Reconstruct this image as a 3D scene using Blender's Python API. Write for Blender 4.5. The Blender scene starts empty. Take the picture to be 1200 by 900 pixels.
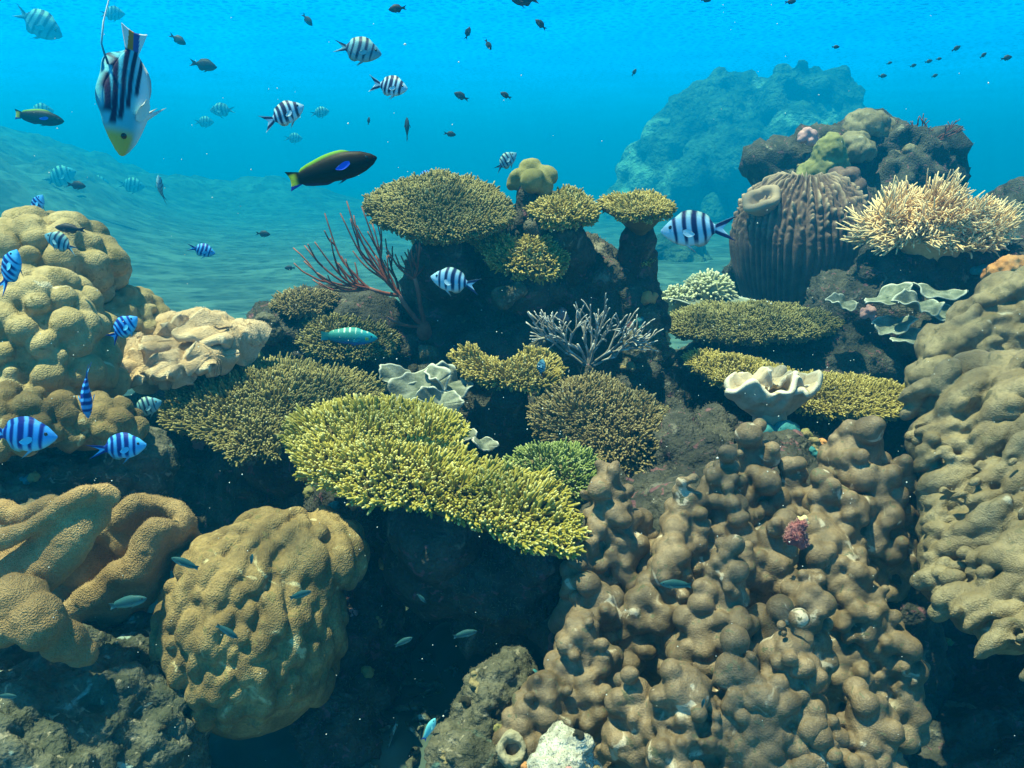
import bpy, math, random
import numpy as np
from mathutils import Matrix, Vector, Euler

S = bpy.context.scene
COL = S.collection
R = math.radians
rng = np.random.default_rng(7)
random.seed(7)

# ------------------------------------------------------------ camera, water light, sun, exposure
CAM_H, PITCH, FPX = 1.3, 14.0, 1000.0
cam_data = bpy.data.cameras.new('camera')
cam_data.sensor_width = 36.0
cam_data.lens = 36.0 * FPX / 1200.0
cam_data.clip_start, cam_data.clip_end = 0.05, 600.0
cam = bpy.data.objects.new('camera', cam_data)
cam.location = (0, 0, CAM_H)
cam.rotation_euler = (R(90 - PITCH), 0, 0)
COL.objects.link(cam)
S.camera = cam

SUN_EL, SUN_AZ = 75.0, 258.0          # azimuth the light comes from, degrees clockwise from +Y
world = bpy.data.worlds.new('World')
S.world = world
world.use_nodes = True
wn, wl = world.node_tree.nodes, world.node_tree.links
wn.clear()
w_out = wn.new('ShaderNodeOutputWorld')
w_bg = wn.new('ShaderNodeBackground')
w_bg.inputs['Strength'].default_value = 0.15
sky = wn.new('ShaderNodeTexSky')
sky.sky_type = 'NISHITA'
sky.sun_disc = False
sky.sun_elevation = R(SUN_EL)
sky.sun_rotation = R(SUN_AZ)
# daylight seen through the sea: near white overhead, deep blue towards the horizon
geo = wn.new('ShaderNodeTexCoord')
sep = wn.new('ShaderNodeSeparateXYZ')
ramp = wn.new('ShaderNodeValToRGB')
cr = ramp.color_ramp
cr.elements[0].position, cr.elements[0].color = 0.0, (0.0, 0.36, 0.70, 1)
cr.elements[1].position, cr.elements[1].color = 0.9, (0.24, 0.28, 0.25, 1)
e = cr.elements.new(0.10); e.color = (0.0, 0.42, 0.88, 1)
e = cr.elements.new(0.22); e.color = (0.0, 0.44, 0.95, 1)
e = cr.elements.new(0.5); e.color = (0.05, 0.23, 0.29, 1)
mul = wn.new('ShaderNodeMix'); mul.data_type = 'RGBA'; mul.blend_type = 'MULTIPLY'
mul.inputs['Factor'].default_value = 1.0
wl.new(geo.outputs['Generated'], sep.inputs[0])
wl.new(sep.outputs['Z'], ramp.inputs['Fac'])
wl.new(sky.outputs['Color'], mul.inputs['A'])
wl.new(ramp.outputs['Color'], mul.inputs['B'])
wl.new(mul.outputs['Result'], w_bg.inputs['Color'])
wl.new(w_bg.outputs['Background'], w_out.inputs['Surface'])

sun_data = bpy.data.lights.new('sun', 'SUN')
sun_data.energy = 5.0
sun_data.angle = R(1.0)
sun_data.color = (1.0, 0.72, 0.46)
sun = bpy.data.objects.new('sun', sun_data)
sd = Vector((math.sin(R(SUN_AZ)) * math.cos(R(SUN_EL)), math.cos(R(SUN_AZ)) * math.cos(R(SUN_EL)), math.sin(R(SUN_EL))))
sun.rotation_euler = sd.to_track_quat('Z', 'Y').to_euler()
sun.location = (0, 0, 8)
COL.objects.link(sun)

S.view_settings.view_transform = 'Standard'
S.view_settings.look = 'None'
S.view_settings.gamma = 1.0
S.view_settings.use_curve_mapping = False
S.view_settings.exposure = 1.92
S.render.engine = 'CYCLES'
S.cycles.max_bounces = 5
S.cycles.diffuse_bounces = 3
S.cycles.volume_bounces = 0
S.cycles.use_denoising = True

# ------------------------------------------------------------ placing helpers
cp, sp_ = math.cos(R(PITCH)), math.sin(R(PITCH))
CAM = np.array([0, 0, CAM_H])
FWD, UPV, RGT = np.array([0, cp, -sp_]), np.array([0, sp_, cp]), np.array([1.0, 0, 0])

def ray(px, py):
    return FWD + RGT * ((px - 600) / FPX) - UPV * ((py - 450) / FPX)

def at(px, py, Y):
    """Point in the place seen at that spot of the photograph, Y metres ahead."""
    d = ray(px, py)
    return CAM + d * (Y / d[1])

def on_plane(px, py, p0, n):
    d = ray(px, py)
    return CAM + d * (np.dot(p0 - CAM, n) / np.dot(d, n))

def tag(o, label=None, cat=None, group=None, kind=None):
    if label: o['label'] = label
    if cat: o['category'] = cat
    if group: o['group'] = group
    if kind: o['kind'] = kind
    return o

def empty(name, loc, label, cat, group=None):
    o = bpy.data.objects.new(name, None)
    o.empty_display_size = 0.05
    o.location = loc
    COL.objects.link(o)
    return tag(o, label, cat, group)

def build(name, V, F, material, parent=None, origin=None, attrs=None, smooth=True):
    """V (n,3) world points; F array (m,3|4) or list of such arrays -> one mesh object."""
    V = np.asarray(V, dtype=np.float32)
    if not isinstance(F, list): F = [F]
    F = [np.asarray(f, dtype=np.int32) for f in F if len(f)]
    o0 = np.zeros(3) if origin is None else np.asarray(origin, float)
    me = bpy.data.meshes.new(name)
    me.vertices.add(len(V))
    me.vertices.foreach_set('co', (V - o0.astype(np.float32)).ravel())
    loops = np.concatenate([f.ravel() for f in F])
    tot = np.concatenate([np.full(len(f), f.shape[1], np.int32) for f in F])
    start = np.concatenate([[0], np.cumsum(tot)[:-1]]).astype(np.int32)
    me.loops.add(len(loops)); me.loops.foreach_set('vertex_index', loops)
    me.polygons.add(len(tot)); me.polygons.foreach_set('loop_start', start)
    try: me.polygons.foreach_set('loop_total', tot)
    except Exception: pass
    me.polygons.foreach_set('use_smooth', np.full(len(tot), smooth))
    for k, a in (attrs or {}).items():
        a = np.asarray(a, np.float32)
        if a.ndim == 1:
            at_ = me.attributes.new(k, 'FLOAT', 'POINT'); at_.data.foreach_set('value', a)
        else:
            if a.shape[1] == 3: a = np.concatenate([a, np.ones((len(a), 1), np.float32)], 1)
            at_ = me.attributes.new(k, 'FLOAT_COLOR', 'POINT'); at_.data.foreach_set('color', a.ravel())
    me.update(calc_edges=True)
    me.validate()
    me.materials.append(material)
    o = bpy.data.objects.new(name, me)
    COL.objects.link(o)
    o.location = o0
    if parent is not None:
        o.parent = parent
        w, q = np.zeros(3), parent
        while q is not None:
            w += np.array(q.location); q = q.parent
        o.location = o0 - w
    return o

# ------------------------------------------------------------ noise
_T = np.random.default_rng(3).random((64, 64, 64)).astype(np.float32) * 2 - 1
def vnoise(P):
    P = np.asarray(P, np.float64)
    i = np.floor(P).astype(np.int64); f = P - i
    f = f * f * (3 - 2 * f)
    i0 = i & 63; i1 = (i + 1) & 63
    x0, y0, z0 = i0.T; x1, y1, z1 = i1.T
    fx, fy, fz = f.T
    a = _T[x0, y0, z0] * (1 - fx) + _T[x1, y0, z0] * fx
    b = _T[x0, y1, z0] * (1 - fx) + _T[x1, y1, z0] * fx
    c = _T[x0, y0, z1] * (1 - fx) + _T[x1, y0, z1] * fx
    d = _T[x0, y1, z1] * (1 - fx) + _T[x1, y1, z1] * fx
    a = a * (1 - fy) + b * fy; c = c * (1 - fy) + d * fy
    return a * (1 - fz) + c * fz

def fbm(P, oct=4, gain=0.5):
    P = np.asarray(P, float); s = 0; a = 1.0
    for k in range(oct):
        s = s + a * vnoise(P * 2.03 ** k + 17.3 * k); a *= gain
    return s

# ------------------------------------------------------------ rounded living shapes: spheres melted together, then meshed
def vnormals(V, F):
    t = F
    n = np.cross(V[t[:, 2]] - V[t[:, 0]], V[t[:, 3 if t.shape[1] == 4 else 1]] - V[t[:, 1]]) if t.shape[1] == 4 else np.cross(V[t[:, 1]] - V[t[:, 0]], V[t[:, 2]] - V[t[:, 0]])
    out = np.zeros_like(V)
    for c in range(t.shape[1]):
        for k in range(3):
            out[:, k] += np.bincount(t[:, c], n[:, k], len(V))
    return out / (np.linalg.norm(out, axis=1, keepdims=True) + 1e-12)

def melt(blobs, h, s, smooth=1):
    """blobs: rows (x,y,z,r) or (x,y,z,rx,ry,rz,R) ; returns V,F of their smooth union."""
    C = np.array([b[:3] for b in blobs], float)
    rad = np.array([max(b[3:6]) if len(b) > 4 else b[3] for b in blobs], float)
    cut = 5.0 * s
    lo = (C - rad[:, None]).min(0) - cut - 2 * h
    hi = (C + rad[:, None]).max(0) + cut + 2 * h
    n = np.ceil((hi - lo) / h).astype(int) + 1
    if np.prod(n.astype(float)) > 1.6e7:
        h *= (np.prod(n.astype(float)) / 1.6e7) ** (1 / 3)
        n = np.ceil((hi - lo) / h).astype(int) + 1
    F = np.zeros(n, np.float32)
    ax = [lo[k] + h * np.arange(n[k]) for k in range(3)]
    for b, c, r in zip(blobs, C, rad):
        i0 = np.maximum(((c - r - cut - lo) / h).astype(int), 0)
        i1 = np.minimum(((c + r + cut - lo) / h).astype(int) + 2, n)
        x = (ax[0][i0[0]:i1[0]] - c[0])[:, None, None]
        y = (ax[1][i0[1]:i1[1]] - c[1])[None, :, None]
        z = (ax[2][i0[2]:i1[2]] - c[2])[None, None, :]
        if len(b) == 4:
            d = np.sqrt(x * x + y * y + z * z) - r
        else:
            if len(b) > 6:
                M = b[6]
                u = (M[0, 0] * x + M[1, 0] * y + M[2, 0] * z) / b[3]
                v = (M[0, 1] * x + M[1, 1] * y + M[2, 1] * z) / b[4]
                w = (M[0, 2] * x + M[1, 2] * y + M[2, 2] * z) / b[5]
            else:
                u, v, w = x / b[3], y / b[4], z / b[5]
            q = np.sqrt(u * u + v * v + w * w)
            g = np.sqrt((u / b[3]) ** 2 + (v / b[4]) ** 2 + (w / b[5]) ** 2) + 1e-9
            d = q * (q - 1) / g
        F[i0[0]:i1[0], i0[1]:i1[1], i0[2]:i1[2]] += np.exp(np.clip(-d / s, -12, 14)).astype(np.float32)
    phi = np.log(F + 1e-5)
    phi[[0, -1]] = -9; phi[:, [0, -1]] = -9; phi[:, :, [0, -1]] = -9
    ins = phi > 0
    cs = np.zeros(np.array(n) - 1, np.int8)
    for a in (0, 1):
        for b_ in (0, 1):
            for c_ in (0, 1):
                cs += ins[a:n[0] - 1 + a, b_:n[1] - 1 + b_, c_:n[2] - 1 + c_]
    act = (cs > 0) & (cs < 8)
    I = np.argwhere(act)
    idx = np.full(act.shape, -1, np.int32); idx[act] = np.arange(len(I))
    pos = np.zeros((len(I), 3)); cnt = np.zeros(len(I))
    for k in range(3):
        for a in (0, 1):
            for b_ in (0, 1):
                o = [0, 0, 0]; o[(k + 1) % 3] = a; o[(k + 2) % 3] = b_
                A = I + o; B = A.copy(); B[:, k] += 1
                pa = phi[A[:, 0], A[:, 1], A[:, 2]]; pb = phi[B[:, 0], B[:, 1], B[:, 2]]
                m = (pa > 0) != (pb > 0)
                t = np.where(m, pa / np.where(m, pa - pb, 1), 0)
                q = np.array(o, float)[None, :].repeat(len(I), 0); q[:, k] = t
                pos += q * m[:, None]; cnt += m
    V = (I + pos / cnt[:, None]) * h + lo
    faces = []
    for k in range(3):
        sl0 = [slice(None)] * 3; sl1 = [slice(None)] * 3
        sl0[k] = slice(0, -1); sl1[k] = slice(1, None)
        a, b_ = ins[tuple(sl0)], ins[tuple(sl1)]
        E = np.argwhere(a != b_)
        p, q = (k + 1) % 3, (k + 2) % 3
        E = E[(E[:, p] > 0) & (E[:, q] > 0) & (E[:, p] < n[p] - 1) & (E[:, q] < n[q] - 1)]
        g = []
        for dp, dq in ((-1, -1), (0, -1), (0, 0), (-1, 0)):
            J = E.copy(); J[:, p] += dp; J[:, q] += dq
            g.append(idx[J[:, 0], J[:, 1], J[:, 2]])
        Q = np.stack(g, 1)
        fl = ~ins[E[:, 0], E[:, 1], E[:, 2]]
        Q[fl] = Q[fl][:, ::-1]
        faces.append(Q)
    Q = np.concatenate(faces)
    Q = Q[(Q >= 0).all(1)]
    for _ in range(smooth):
        acc = np.zeros_like(V); c2 = np.zeros(len(V))
        for a, b_ in ((0, 1), (1, 2), (2, 3), (3, 0)):
            for kk in range(3):
                acc[:, kk] += np.bincount(Q[:, a], V[Q[:, b_], kk], len(V)) + np.bincount(Q[:, b_], V[Q[:, a], kk], len(V))
            c2 += np.bincount(Q[:, a], minlength=len(V)) + np.bincount(Q[:, b_], minlength=len(V))
        V = V * 0.4 + 0.6 * acc / np.maximum(c2, 1)[:, None]
    return V, Q

def rough(V, F, amp, freq, oct=3, ridge=False):
    N = vnormals(V, F)
    d = fbm(V * freq, oct)
    if ridge: d = 0.6 - np.abs(d) * 1.4
    return V + N * (amp * d)[:, None]

def frame_to(d, roll=0.0):
    """Rotation (columns) whose z axis is d."""
    d = np.asarray(d, float); d = d / np.linalg.norm(d)
    a = np.array([0, 0, 1.0]) if abs(d[2]) < 0.95 else np.array([1.0, 0, 0])
    x = np.cross(a, d); x /= np.linalg.norm(x); y = np.cross(d, x)
    c, s = math.cos(roll), math.sin(roll)
    return np.stack([x * c + y * s, -x * s + y * c, d], 1)

def fib(n):
    i = np.arange(n) + 0.5
    z = 1 - 2 * i / n; a = i * 2.399963
    r = np.sqrt(1 - z * z)
    return np.stack([r * np.cos(a), r * np.sin(a), z], 1)

def knobs_on_ellipsoid(c, rad, n, kr, out=0.0, zmin=-0.5, jit=0.25, stretch=None, flat=0.7, facing=True):
    """Core ellipsoid plus rounded knobs scattered over it. stretch = (direction, factor) makes ridges."""
    c = np.asarray(c, float); rad = np.asarray(rad, float)
    sh = 1 - 0.30 * kr / rad.min()
    bl = [(c[0], c[1], c[2], *(rad * sh), np.eye(3))]
    q = 1.6; a_, b_, c_ = rad
    area = 4 * math.pi * (((a_ * b_) ** q + (a_ * c_) ** q + (b_ * c_) ** q) / 3) ** (1 / q)
    n = int(area / (kr * (stretch[1] if stretch else 1) * kr * 2.9))
    for u in fib(n):
        u = u + rng.normal(0, jit / math.sqrt(n) * 2.2, 3); u /= np.linalg.norm(u)
        if u[2] < zmin: continue
        if facing and u[1] > 0.55: continue
        p = c + u * rad * (1 + out)
        k = kr * rng.uniform(0.65, 1.35)
        nrm = u / rad; nrm /= np.linalg.norm(nrm)
        if stretch is not None:
            d = np.asarray(stretch[0], float); d = d - nrm * np.dot(d, nrm)
            if np.linalg.norm(d) < 0.15: continue
            d /= np.linalg.norm(d); y = np.cross(nrm, d)
            bl.append((*p, k * stretch[1] * rng.uniform(.7, 1.3), k, k * flat, np.stack([d, y, nrm], 1)))
        else:
            bl.append((*p, k, k, k * flat, frame_to(nrm, rng.uniform(0, 6))))
    return bl

def knobs_on_cone(tip, base, rt, rb, kr, dens=1.0):
    """A tapering column of coral covered with knobs."""
    tip = np.asarray(tip, float); base = np.asarray(base, float)
    ax = base - tip; L = np.linalg.norm(ax); ax /= L
    M = frame_to(ax)
    bl = []
    for t in np.linspace(0, 1, max(3, int(L / (0.5 * rt)))):
        p = tip + ax * L * t; r = rt + (rb - rt) * t
        bl.append((*p, r * 0.78))
    bl.append((*(tip - ax * rt * .35), rt * .75))
    t = -0.15
    while t < 1.0:
        r = rt + (rb - rt) * max(t, 0)
        if t < 0: r *= 0.55
        m = max(3, int(2 * math.pi * r / (kr * 1.45) * dens))
        ph = rng.uniform(0, 6)
        for j in range(m):
            a = ph + 6.2832 * (j + rng.uniform(-.3, .3)) / m
            q = tip + ax * L * (t + rng.uniform(-.8, .8) * kr * 1.3 / L) + (M[:, 0] * math.cos(a) + M[:, 1] * math.sin(a)) * r * rng.uniform(.72, 1.12)
            if q[1] > tip[1] + rb * 0.9: continue
            k = kr * min(1.35, math.exp(rng.normal(-.2, .32)))
            up = rng.uniform(0.0, 0.7)
            bl.append((*(q + np.array([0, 0, k * up])), k))
            if rng.random() < 0.25:
                bl.append((*(q + np.array([rng.normal(0, .5) * k, -.5 * k, k * 1.0])), k * .6))
        t += kr * 1.35 / L
    return bl

def capsule(p, q, r0, r1, step=0.5):
    p = np.asarray(p, float); q = np.asarray(q, float)
    n = max(2, int(np.linalg.norm(q - p) / (min(r0, r1) * step)) + 1)
    return [(*(p + (q - p) * t), r0 + (r1 - r0) * t) for t in np.linspace(0, 1, n)]

def path_blobs(pts, rads, step=0.4):
    """Round sausage through points (Catmull-Rom)."""
    P = np.asarray(pts, float); n = len(P); out = []
    for i in range(n - 1):
        p0, p1, p2, p3 = P[max(i - 1, 0)], P[i], P[i + 1], P[min(i + 2, n - 1)]
        m = max(2, int(np.linalg.norm(p2 - p1) / (min(rads[i], rads[i + 1]) * step)))
        for t in np.linspace(0, 1, m, endpoint=(i == n - 2)):
            q = 0.5 * ((2 * p1) + (-p0 + p2) * t + (2 * p0 - 5 * p1 + 4 * p2 - p3) * t * t + (-p0 + 3 * p1 - 3 * p2 + p3) * t ** 3)
            out.append((*q, rads[i] + (rads[i + 1] - rads[i]) * t))
    return out

def spline(pts, n):
    P = np.asarray(pts, float); m = len(P); out = []
    for t in np.linspace(0, m - 1.0001, n):
        i = int(t); f = t - i
        p0, p1, p2, p3 = P[max(i - 1, 0)], P[i], P[min(i + 1, m - 1)], P[min(i + 2, m - 1)]
        out.append(0.5 * ((2 * p1) + (-p0 + p2) * f + (2 * p0 - 5 * p1 + 4 * p2 - p3) * f * f + (-p0 + 3 * p1 - 3 * p2 + p3) * f ** 3))
    return np.array(out)

def tube(pts, rads, sides=6):
    """Tapered round tube through points, closed tip. Returns V,F(quads list),t."""
    P = np.asarray(pts, float); n = len(P)
    T = np.gradient(P, axis=0); T /= np.linalg.norm(T, axis=1, keepdims=True) + 1e-12
    ref = np.array([0.31, 0.87, 0.38])
    X = np.cross(T, ref); X /= np.linalg.norm(X, axis=1, keepdims=True) + 1e-12
    Y = np.cross(T, X)
    a = np.arange(sides) * 2 * math.pi / sides
    V = P[:, None] + (X[:, None] * np.cos(a)[None, :, None] + Y[:, None] * np.sin(a)[None, :, None]) * np.asarray(rads)[:, None, None]
    V = V.reshape(-1, 3)
    F = []
    for i in range(n - 1):
        for j in range(sides):
            k = (j + 1) % sides
            F.append((i * sides + j, i * sides + k, (i + 1) * sides + k, (i + 1) * sides + j))
    V = np.concatenate([V, [P[-1] + T[-1] * rads[-1] * .7]])
    tip = len(V) - 1
    T3 = [((n - 1) * sides + j, (n - 1) * sides + (j + 1) % sides, tip) for j in range(sides)]
    tt = np.concatenate([np.repeat(np.linspace(0, 1, n), sides), [1.0]])
    return V, np.array(F), np.array(T3), tt

class Bag:
    """Collects pieces of ONE part into one mesh."""
    def __init__(self): self.V, self.Q, self.T, self.A, self.n = [], [], [], [], 0
    def add(self, V, Q=None, T=None, A=None):
        if Q is not None and len(Q): self.Q.append(np.asarray(Q) + self.n)
        if T is not None and len(T): self.T.append(np.asarray(T) + self.n)
        self.V.append(V); self.A.append(np.zeros(len(V)) if A is None else A); self.n += len(V)
    def tube(self, pts, rads, sides=6):
        V, Q, T, t = tube(pts, rads, sides); self.add(V, Q, T, t)
    def out(self, name, m, parent=None, origin=None, attr='tip'):
        F = ([np.concatenate(self.Q)] if self.Q else []) + ([np.concatenate(self.T)] if self.T else [])
        return build(name, np.concatenate(self.V), F, m, parent, origin, {attr: np.concatenate(self.A)})

# ------------------------------------------------------------ materials
def lin(r, g, b):
    f = lambda c: ((c / 255 + 0.055) / 1.055) ** 2.4 if c > 10 else c / 255 / 12.92
    return (f(r), f(g), f(b), 1)

def mat(name, a, b, scale=30, tip=None, bump=0.4, bscale=300, rough_=0.8, spec=0.25, patch=None, patch_scale=9, patch_pos=0.6, patch2=None, cells=0.0, col_attr=None, bdist=0.002, sub=0.0):
    """Mottled two-tone living surface; optional paler tips (attribute), patches, and pitted cells in the bump."""
    m = bpy.data.materials.new(name); m.use_nodes = True
    nt = m.node_tree; n, l = nt.nodes, nt.links
    bs = n['Principled BSDF']
    bs.inputs['Roughness'].default_value = rough_
    bs.inputs['Specular IOR Level'].default_value = spec
    tc = n.new('ShaderNodeTexCoord')
    def noise(sc, det=4, dist=0.0):
        t = n.new('ShaderNodeTexNoise'); t.inputs['Scale'].default_value = sc; t.inputs['Detail'].default_value = det
        t.inputs['Distortion'].default_value = dist; l.new(tc.outputs['Object'], t.inputs['Vector']); return t
    def rampn(src, p0, p1):
        r = n.new('ShaderNodeMapRange'); r.inputs['From Min'].default_value = p0; r.inputs['From Max'].default_value = p1
        r.interpolation_type = 'SMOOTHSTEP'; l.new(src, r.inputs['Value']); return r.outputs['Result']
    def mix(fac, A, B):
        x = n.new('ShaderNodeMix'); x.data_type = 'RGBA'
        if isinstance(fac, float): x.inputs['Factor'].default_value = fac
        else: l.new(fac, x.inputs['Factor'])
        for s_, v in (('A', A), ('B', B)):
            if isinstance(v, tuple): x.inputs[s_].default_value = v
            else: l.new(v, x.inputs[s_])
        return x.outputs['Result']
    if col_attr:
        atn = n.new('ShaderNodeAttribute'); atn.attribute_name = col_attr
        c = atn.outputs['Color']
    else:
        c = mix(rampn(noise(scale, 5, .4).outputs['Fac'], 0.33, 0.67), a, b)
        fine = rampn(noise(scale * 9, 3).outputs['Fac'], 0.35, 0.75)
        dk = tuple(x * 0.62 for x in a[:3]) + (1,)
        c2 = mix(fine, c, dk); c = mix(0.45, c, c2)
    if tip:
        atn = n.new('ShaderNodeAttribute'); atn.attribute_name = 'tip'
        c = mix(rampn(atn.outputs['Fac'], 0.55, 1.0), c, tip)
    if patch:
        c = mix(rampn(noise(patch_scale, 5, .8).outputs['Fac'], patch_pos, patch_pos + 0.08), c, patch)
    if patch2:
        t2 = noise(patch_scale * 2.3, 5, 1.2)
        mp = n.new('ShaderNodeVectorMath'); mp.operation = 'ADD'; mp.inputs[1].default_value = (3.7, 9.1, 5.3)
        l.new(tc.outputs['Object'], mp.inputs[0]); l.new(mp.outputs[0], t2.inputs['Vector'])
        c = mix(rampn(t2.outputs['Fac'], 0.6, 0.67), c, patch2)
    l.new(c, bs.inputs['Base Color'])
    if bump > 0:
        h = noise(bscale, 4).outputs['Fac']
        if cells > 0:
            v = n.new('ShaderNodeTexVoronoi'); v.inputs['Scale'].default_value = cells
            l.new(tc.outputs['Object'], v.inputs['Vector'])
            ad = n.new('ShaderNodeMath'); ad.operation = 'ADD'
            l.new(h, ad.inputs[0]); l.new(v.outputs['Distance'], ad.inputs[1]); h = ad.outputs[0]
        bp = n.new('ShaderNodeBump'); bp.inputs['Strength'].default_value = bump; bp.inputs['Distance'].default_value = bdist
        l.new(h, bp.inputs['Height']); l.new(bp.outputs['Normal'], bs.inputs['Normal'])
    return m

M = {}
M['lobe'] = mat('lobed_coral', (0.115, 0.078, 0.042, 1), (0.24, 0.165, 0.095, 1), 24, bump=.35, bscale=300, cells=420, patch=(.46, .38, .28, 1), patch_scale=26, patch_pos=.62, patch2=(.10, .095, .05, 1), bdist=.0025, rough_=.6, spec=.4)
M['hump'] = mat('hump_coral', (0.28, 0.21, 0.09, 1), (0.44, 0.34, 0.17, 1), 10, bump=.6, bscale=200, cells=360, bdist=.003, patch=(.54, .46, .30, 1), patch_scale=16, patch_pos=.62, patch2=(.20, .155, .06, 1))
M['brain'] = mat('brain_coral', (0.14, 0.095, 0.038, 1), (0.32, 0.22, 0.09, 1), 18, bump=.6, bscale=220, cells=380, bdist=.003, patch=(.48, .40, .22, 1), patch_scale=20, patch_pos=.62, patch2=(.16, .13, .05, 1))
M['leather'] = mat('leather_coral', (0.54, 0.36, 0.20, 1), (0.68, 0.49, 0.31, 1), 24, tip=(.80, .66, .46, 1), bump=.9, bscale=320, cells=420, bdist=.003)
M['leather_orange'] = mat('leather_coral_orange', (0.38, 0.23, 0.095, 1), (0.50, 0.33, 0.15, 1), 24, bump=.9, bscale=320, cells=420, bdist=.003)
M['leather_brown'] = mat('leather_coral_brown', (0.26, 0.165, 0.07, 1), (0.36, 0.24, 0.11, 1), 24, bump=.9, bscale=320, cells=420, bdist=.003)
M['leather_pale'] = mat('leather_coral_pale', (0.50, 0.38, 0.24, 1), (0.62, 0.50, 0.36, 1), 10, tip=(.85, .78, .64, 1), patch=(.40, .30, .18, 1), patch_scale=22, patch_pos=.6, bump=.6, bscale=500, cells=800)
M['teal'] = mat('teal_sponge', (0.02, 0.14, 0.17, 1), (0.05, 0.24, 0.26, 1), 30, bump=.5)
M['ridge'] = mat('ridged_coral', (0.15, 0.112, 0.056, 1), (0.27, 0.21, 0.115, 1), 16, patch=(.46, .42, .32, 1), patch_scale=14, patch_pos=.66, patch2=(.12, .10, .05, 1), rough_=.6, spec=.4, bump=.6, bscale=300, cells=420)
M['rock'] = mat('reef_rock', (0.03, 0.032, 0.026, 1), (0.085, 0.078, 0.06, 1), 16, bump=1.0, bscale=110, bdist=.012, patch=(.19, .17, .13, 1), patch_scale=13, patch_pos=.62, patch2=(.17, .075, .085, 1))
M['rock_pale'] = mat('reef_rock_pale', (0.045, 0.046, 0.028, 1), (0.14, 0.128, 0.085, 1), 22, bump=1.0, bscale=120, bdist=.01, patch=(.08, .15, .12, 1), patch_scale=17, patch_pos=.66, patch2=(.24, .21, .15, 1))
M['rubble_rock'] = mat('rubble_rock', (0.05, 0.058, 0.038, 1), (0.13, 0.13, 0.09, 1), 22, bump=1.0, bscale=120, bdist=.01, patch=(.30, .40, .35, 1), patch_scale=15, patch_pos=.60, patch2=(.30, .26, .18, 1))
M['crust'] = mat('crusty_rock', (0.32, 0.31, 0.25, 1), (0.62, 0.60, 0.50, 1), 60, bump=1.0, bscale=160, bdist=.008)
M['hill'] = mat('hill_coral', (0.03, 0.06, 0.04, 1), (0.12, 0.14, 0.08, 1), 1.3, bump=1.0, bscale=7, bdist=.2, patch=(.30, .30, .20, 1), patch_scale=.45, patch_pos=.56)  # red kept low: the water's loss of red put into the colour
M['sand'] = mat('seabed', (0.04, 0.065, 0.05, 1), (0.09, 0.13, 0.10, 1), 1.6, bump=.25, bscale=9, bdist=.03, patch=(.10, .14, .11, 1), patch_scale=1.4, patch_pos=.52)  # red kept low, tone near the water's: its filtering put into the colour
def tablemat(name, a, b, tip): return mat(name, a, b, 10, tip=tip, bump=.35, bscale=700, rough_=.75, bdist=.001)
M['t_yellow'] = tablemat('table_yellow', (0.27, 0.235, 0.03, 1), (0.38, 0.315, 0.05, 1), (0.64, 0.57, 0.22, 1))
M['t_olive'] = tablemat('table_olive', (0.15, 0.125, 0.035, 1), (0.215, 0.175, 0.055, 1), (0.40, 0.35, 0.15, 1))
M['t_brown'] = tablemat('table_brown', (0.15, 0.11, 0.04, 1), (0.21, 0.155, 0.06, 1), (0.38, 0.31, 0.15, 1))
M['t_green'] = tablemat('table_green', (0.15, 0.21, 0.045, 1), (0.23, 0.27, 0.07, 1), (0.40, 0.44, 0.18, 1))
M['t_gold'] = tablemat('table_gold', (0.24, 0.18, 0.035, 1), (0.34, 0.26, 0.06, 1), (0.60, 0.48, 0.18, 1))
M['plate'] = mat('table_plate', (0.10, 0.085, 0.035, 1), (0.17, 0.14, 0.06, 1), 25, bump=.6, bscale=200)
M['fan'] = mat('sea_whip', (0.16, 0.035, 0.022, 1), (0.26, 0.075, 0.045, 1), 40, bump=.3, tip=(.34, .14, .10, 1))
M['twig'] = mat('twig_coral', (0.22, 0.20, 0.17, 1), (0.36, 0.33, 0.28, 1), 40, bump=.3, tip=(.58, .55, .5, 1))
M['folio'] = mat('plate_coral', (0.10, 0.12, 0.09, 1), (0.26, 0.27, 0.21, 1), 30, bump=.9, bscale=160, tip=(.50, .50, .42, 1))
M['anem'] = mat('soft_coral', (0.56, 0.34, 0.15, 1), (0.68, 0.44, 0.21, 1), 12, bump=.2, tip=(.82, .58, .32, 1), rough_=.6)
M['puff'] = mat('puffy_soft_coral', (0.32, 0.33, 0.18, 1), (0.44, 0.43, 0.26, 1), 20, bump=.3, tip=(.6, .56, .36, 1))
M['sponge'] = mat('barrel_sponge', (0.10, 0.06, 0.052, 1), (0.18, 0.11, 0.085, 1), 16, bump=.6, bscale=200, tip=(.40, .28, .19, 1))
M['orange'] = mat('orange_sponge', (0.55, 0.22, 0.07, 1), (0.68, 0.34, 0.14, 1), 30, bump=.6)
M['pink'] = mat('pink_sponge', (0.50, 0.24, 0.24, 1), (0.60, 0.34, 0.32, 1), 30, bump=.5)
M['red'] = mat('red_algae', (0.20, 0.05, 0.06, 1), (0.36, 0.14, 0.14, 1), 60, bump=.5, tip=(.5, .3, .28, 1))
M['yellow'] = mat('yellow_sponge', (0.60, 0.50, 0.22, 1), (0.7, 0.62, 0.35, 1), 60, bump=.5)
M['yellowgreen'] = mat('yellow_green_coral', (0.17, 0.155, 0.05, 1), (0.28, 0.25, 0.10, 1), 30, bump=.4)
M['turf'] = mat('algae_turf', (0.06, 0.06, 0.034, 1), (0.15, 0.14, 0.085, 1), 30, bump=0, tip=(.28, .27, .20, 1))
M['speck'] = mat('plankton', (0.7, 0.75, 0.72, 1), (0.8, 0.8, 0.75, 1), 3, bump=0)
M['fish'] = mat('fish_skin', None, None, col_attr='col', bump=.15, bscale=60, rough_=.55, spec=.15)
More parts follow.
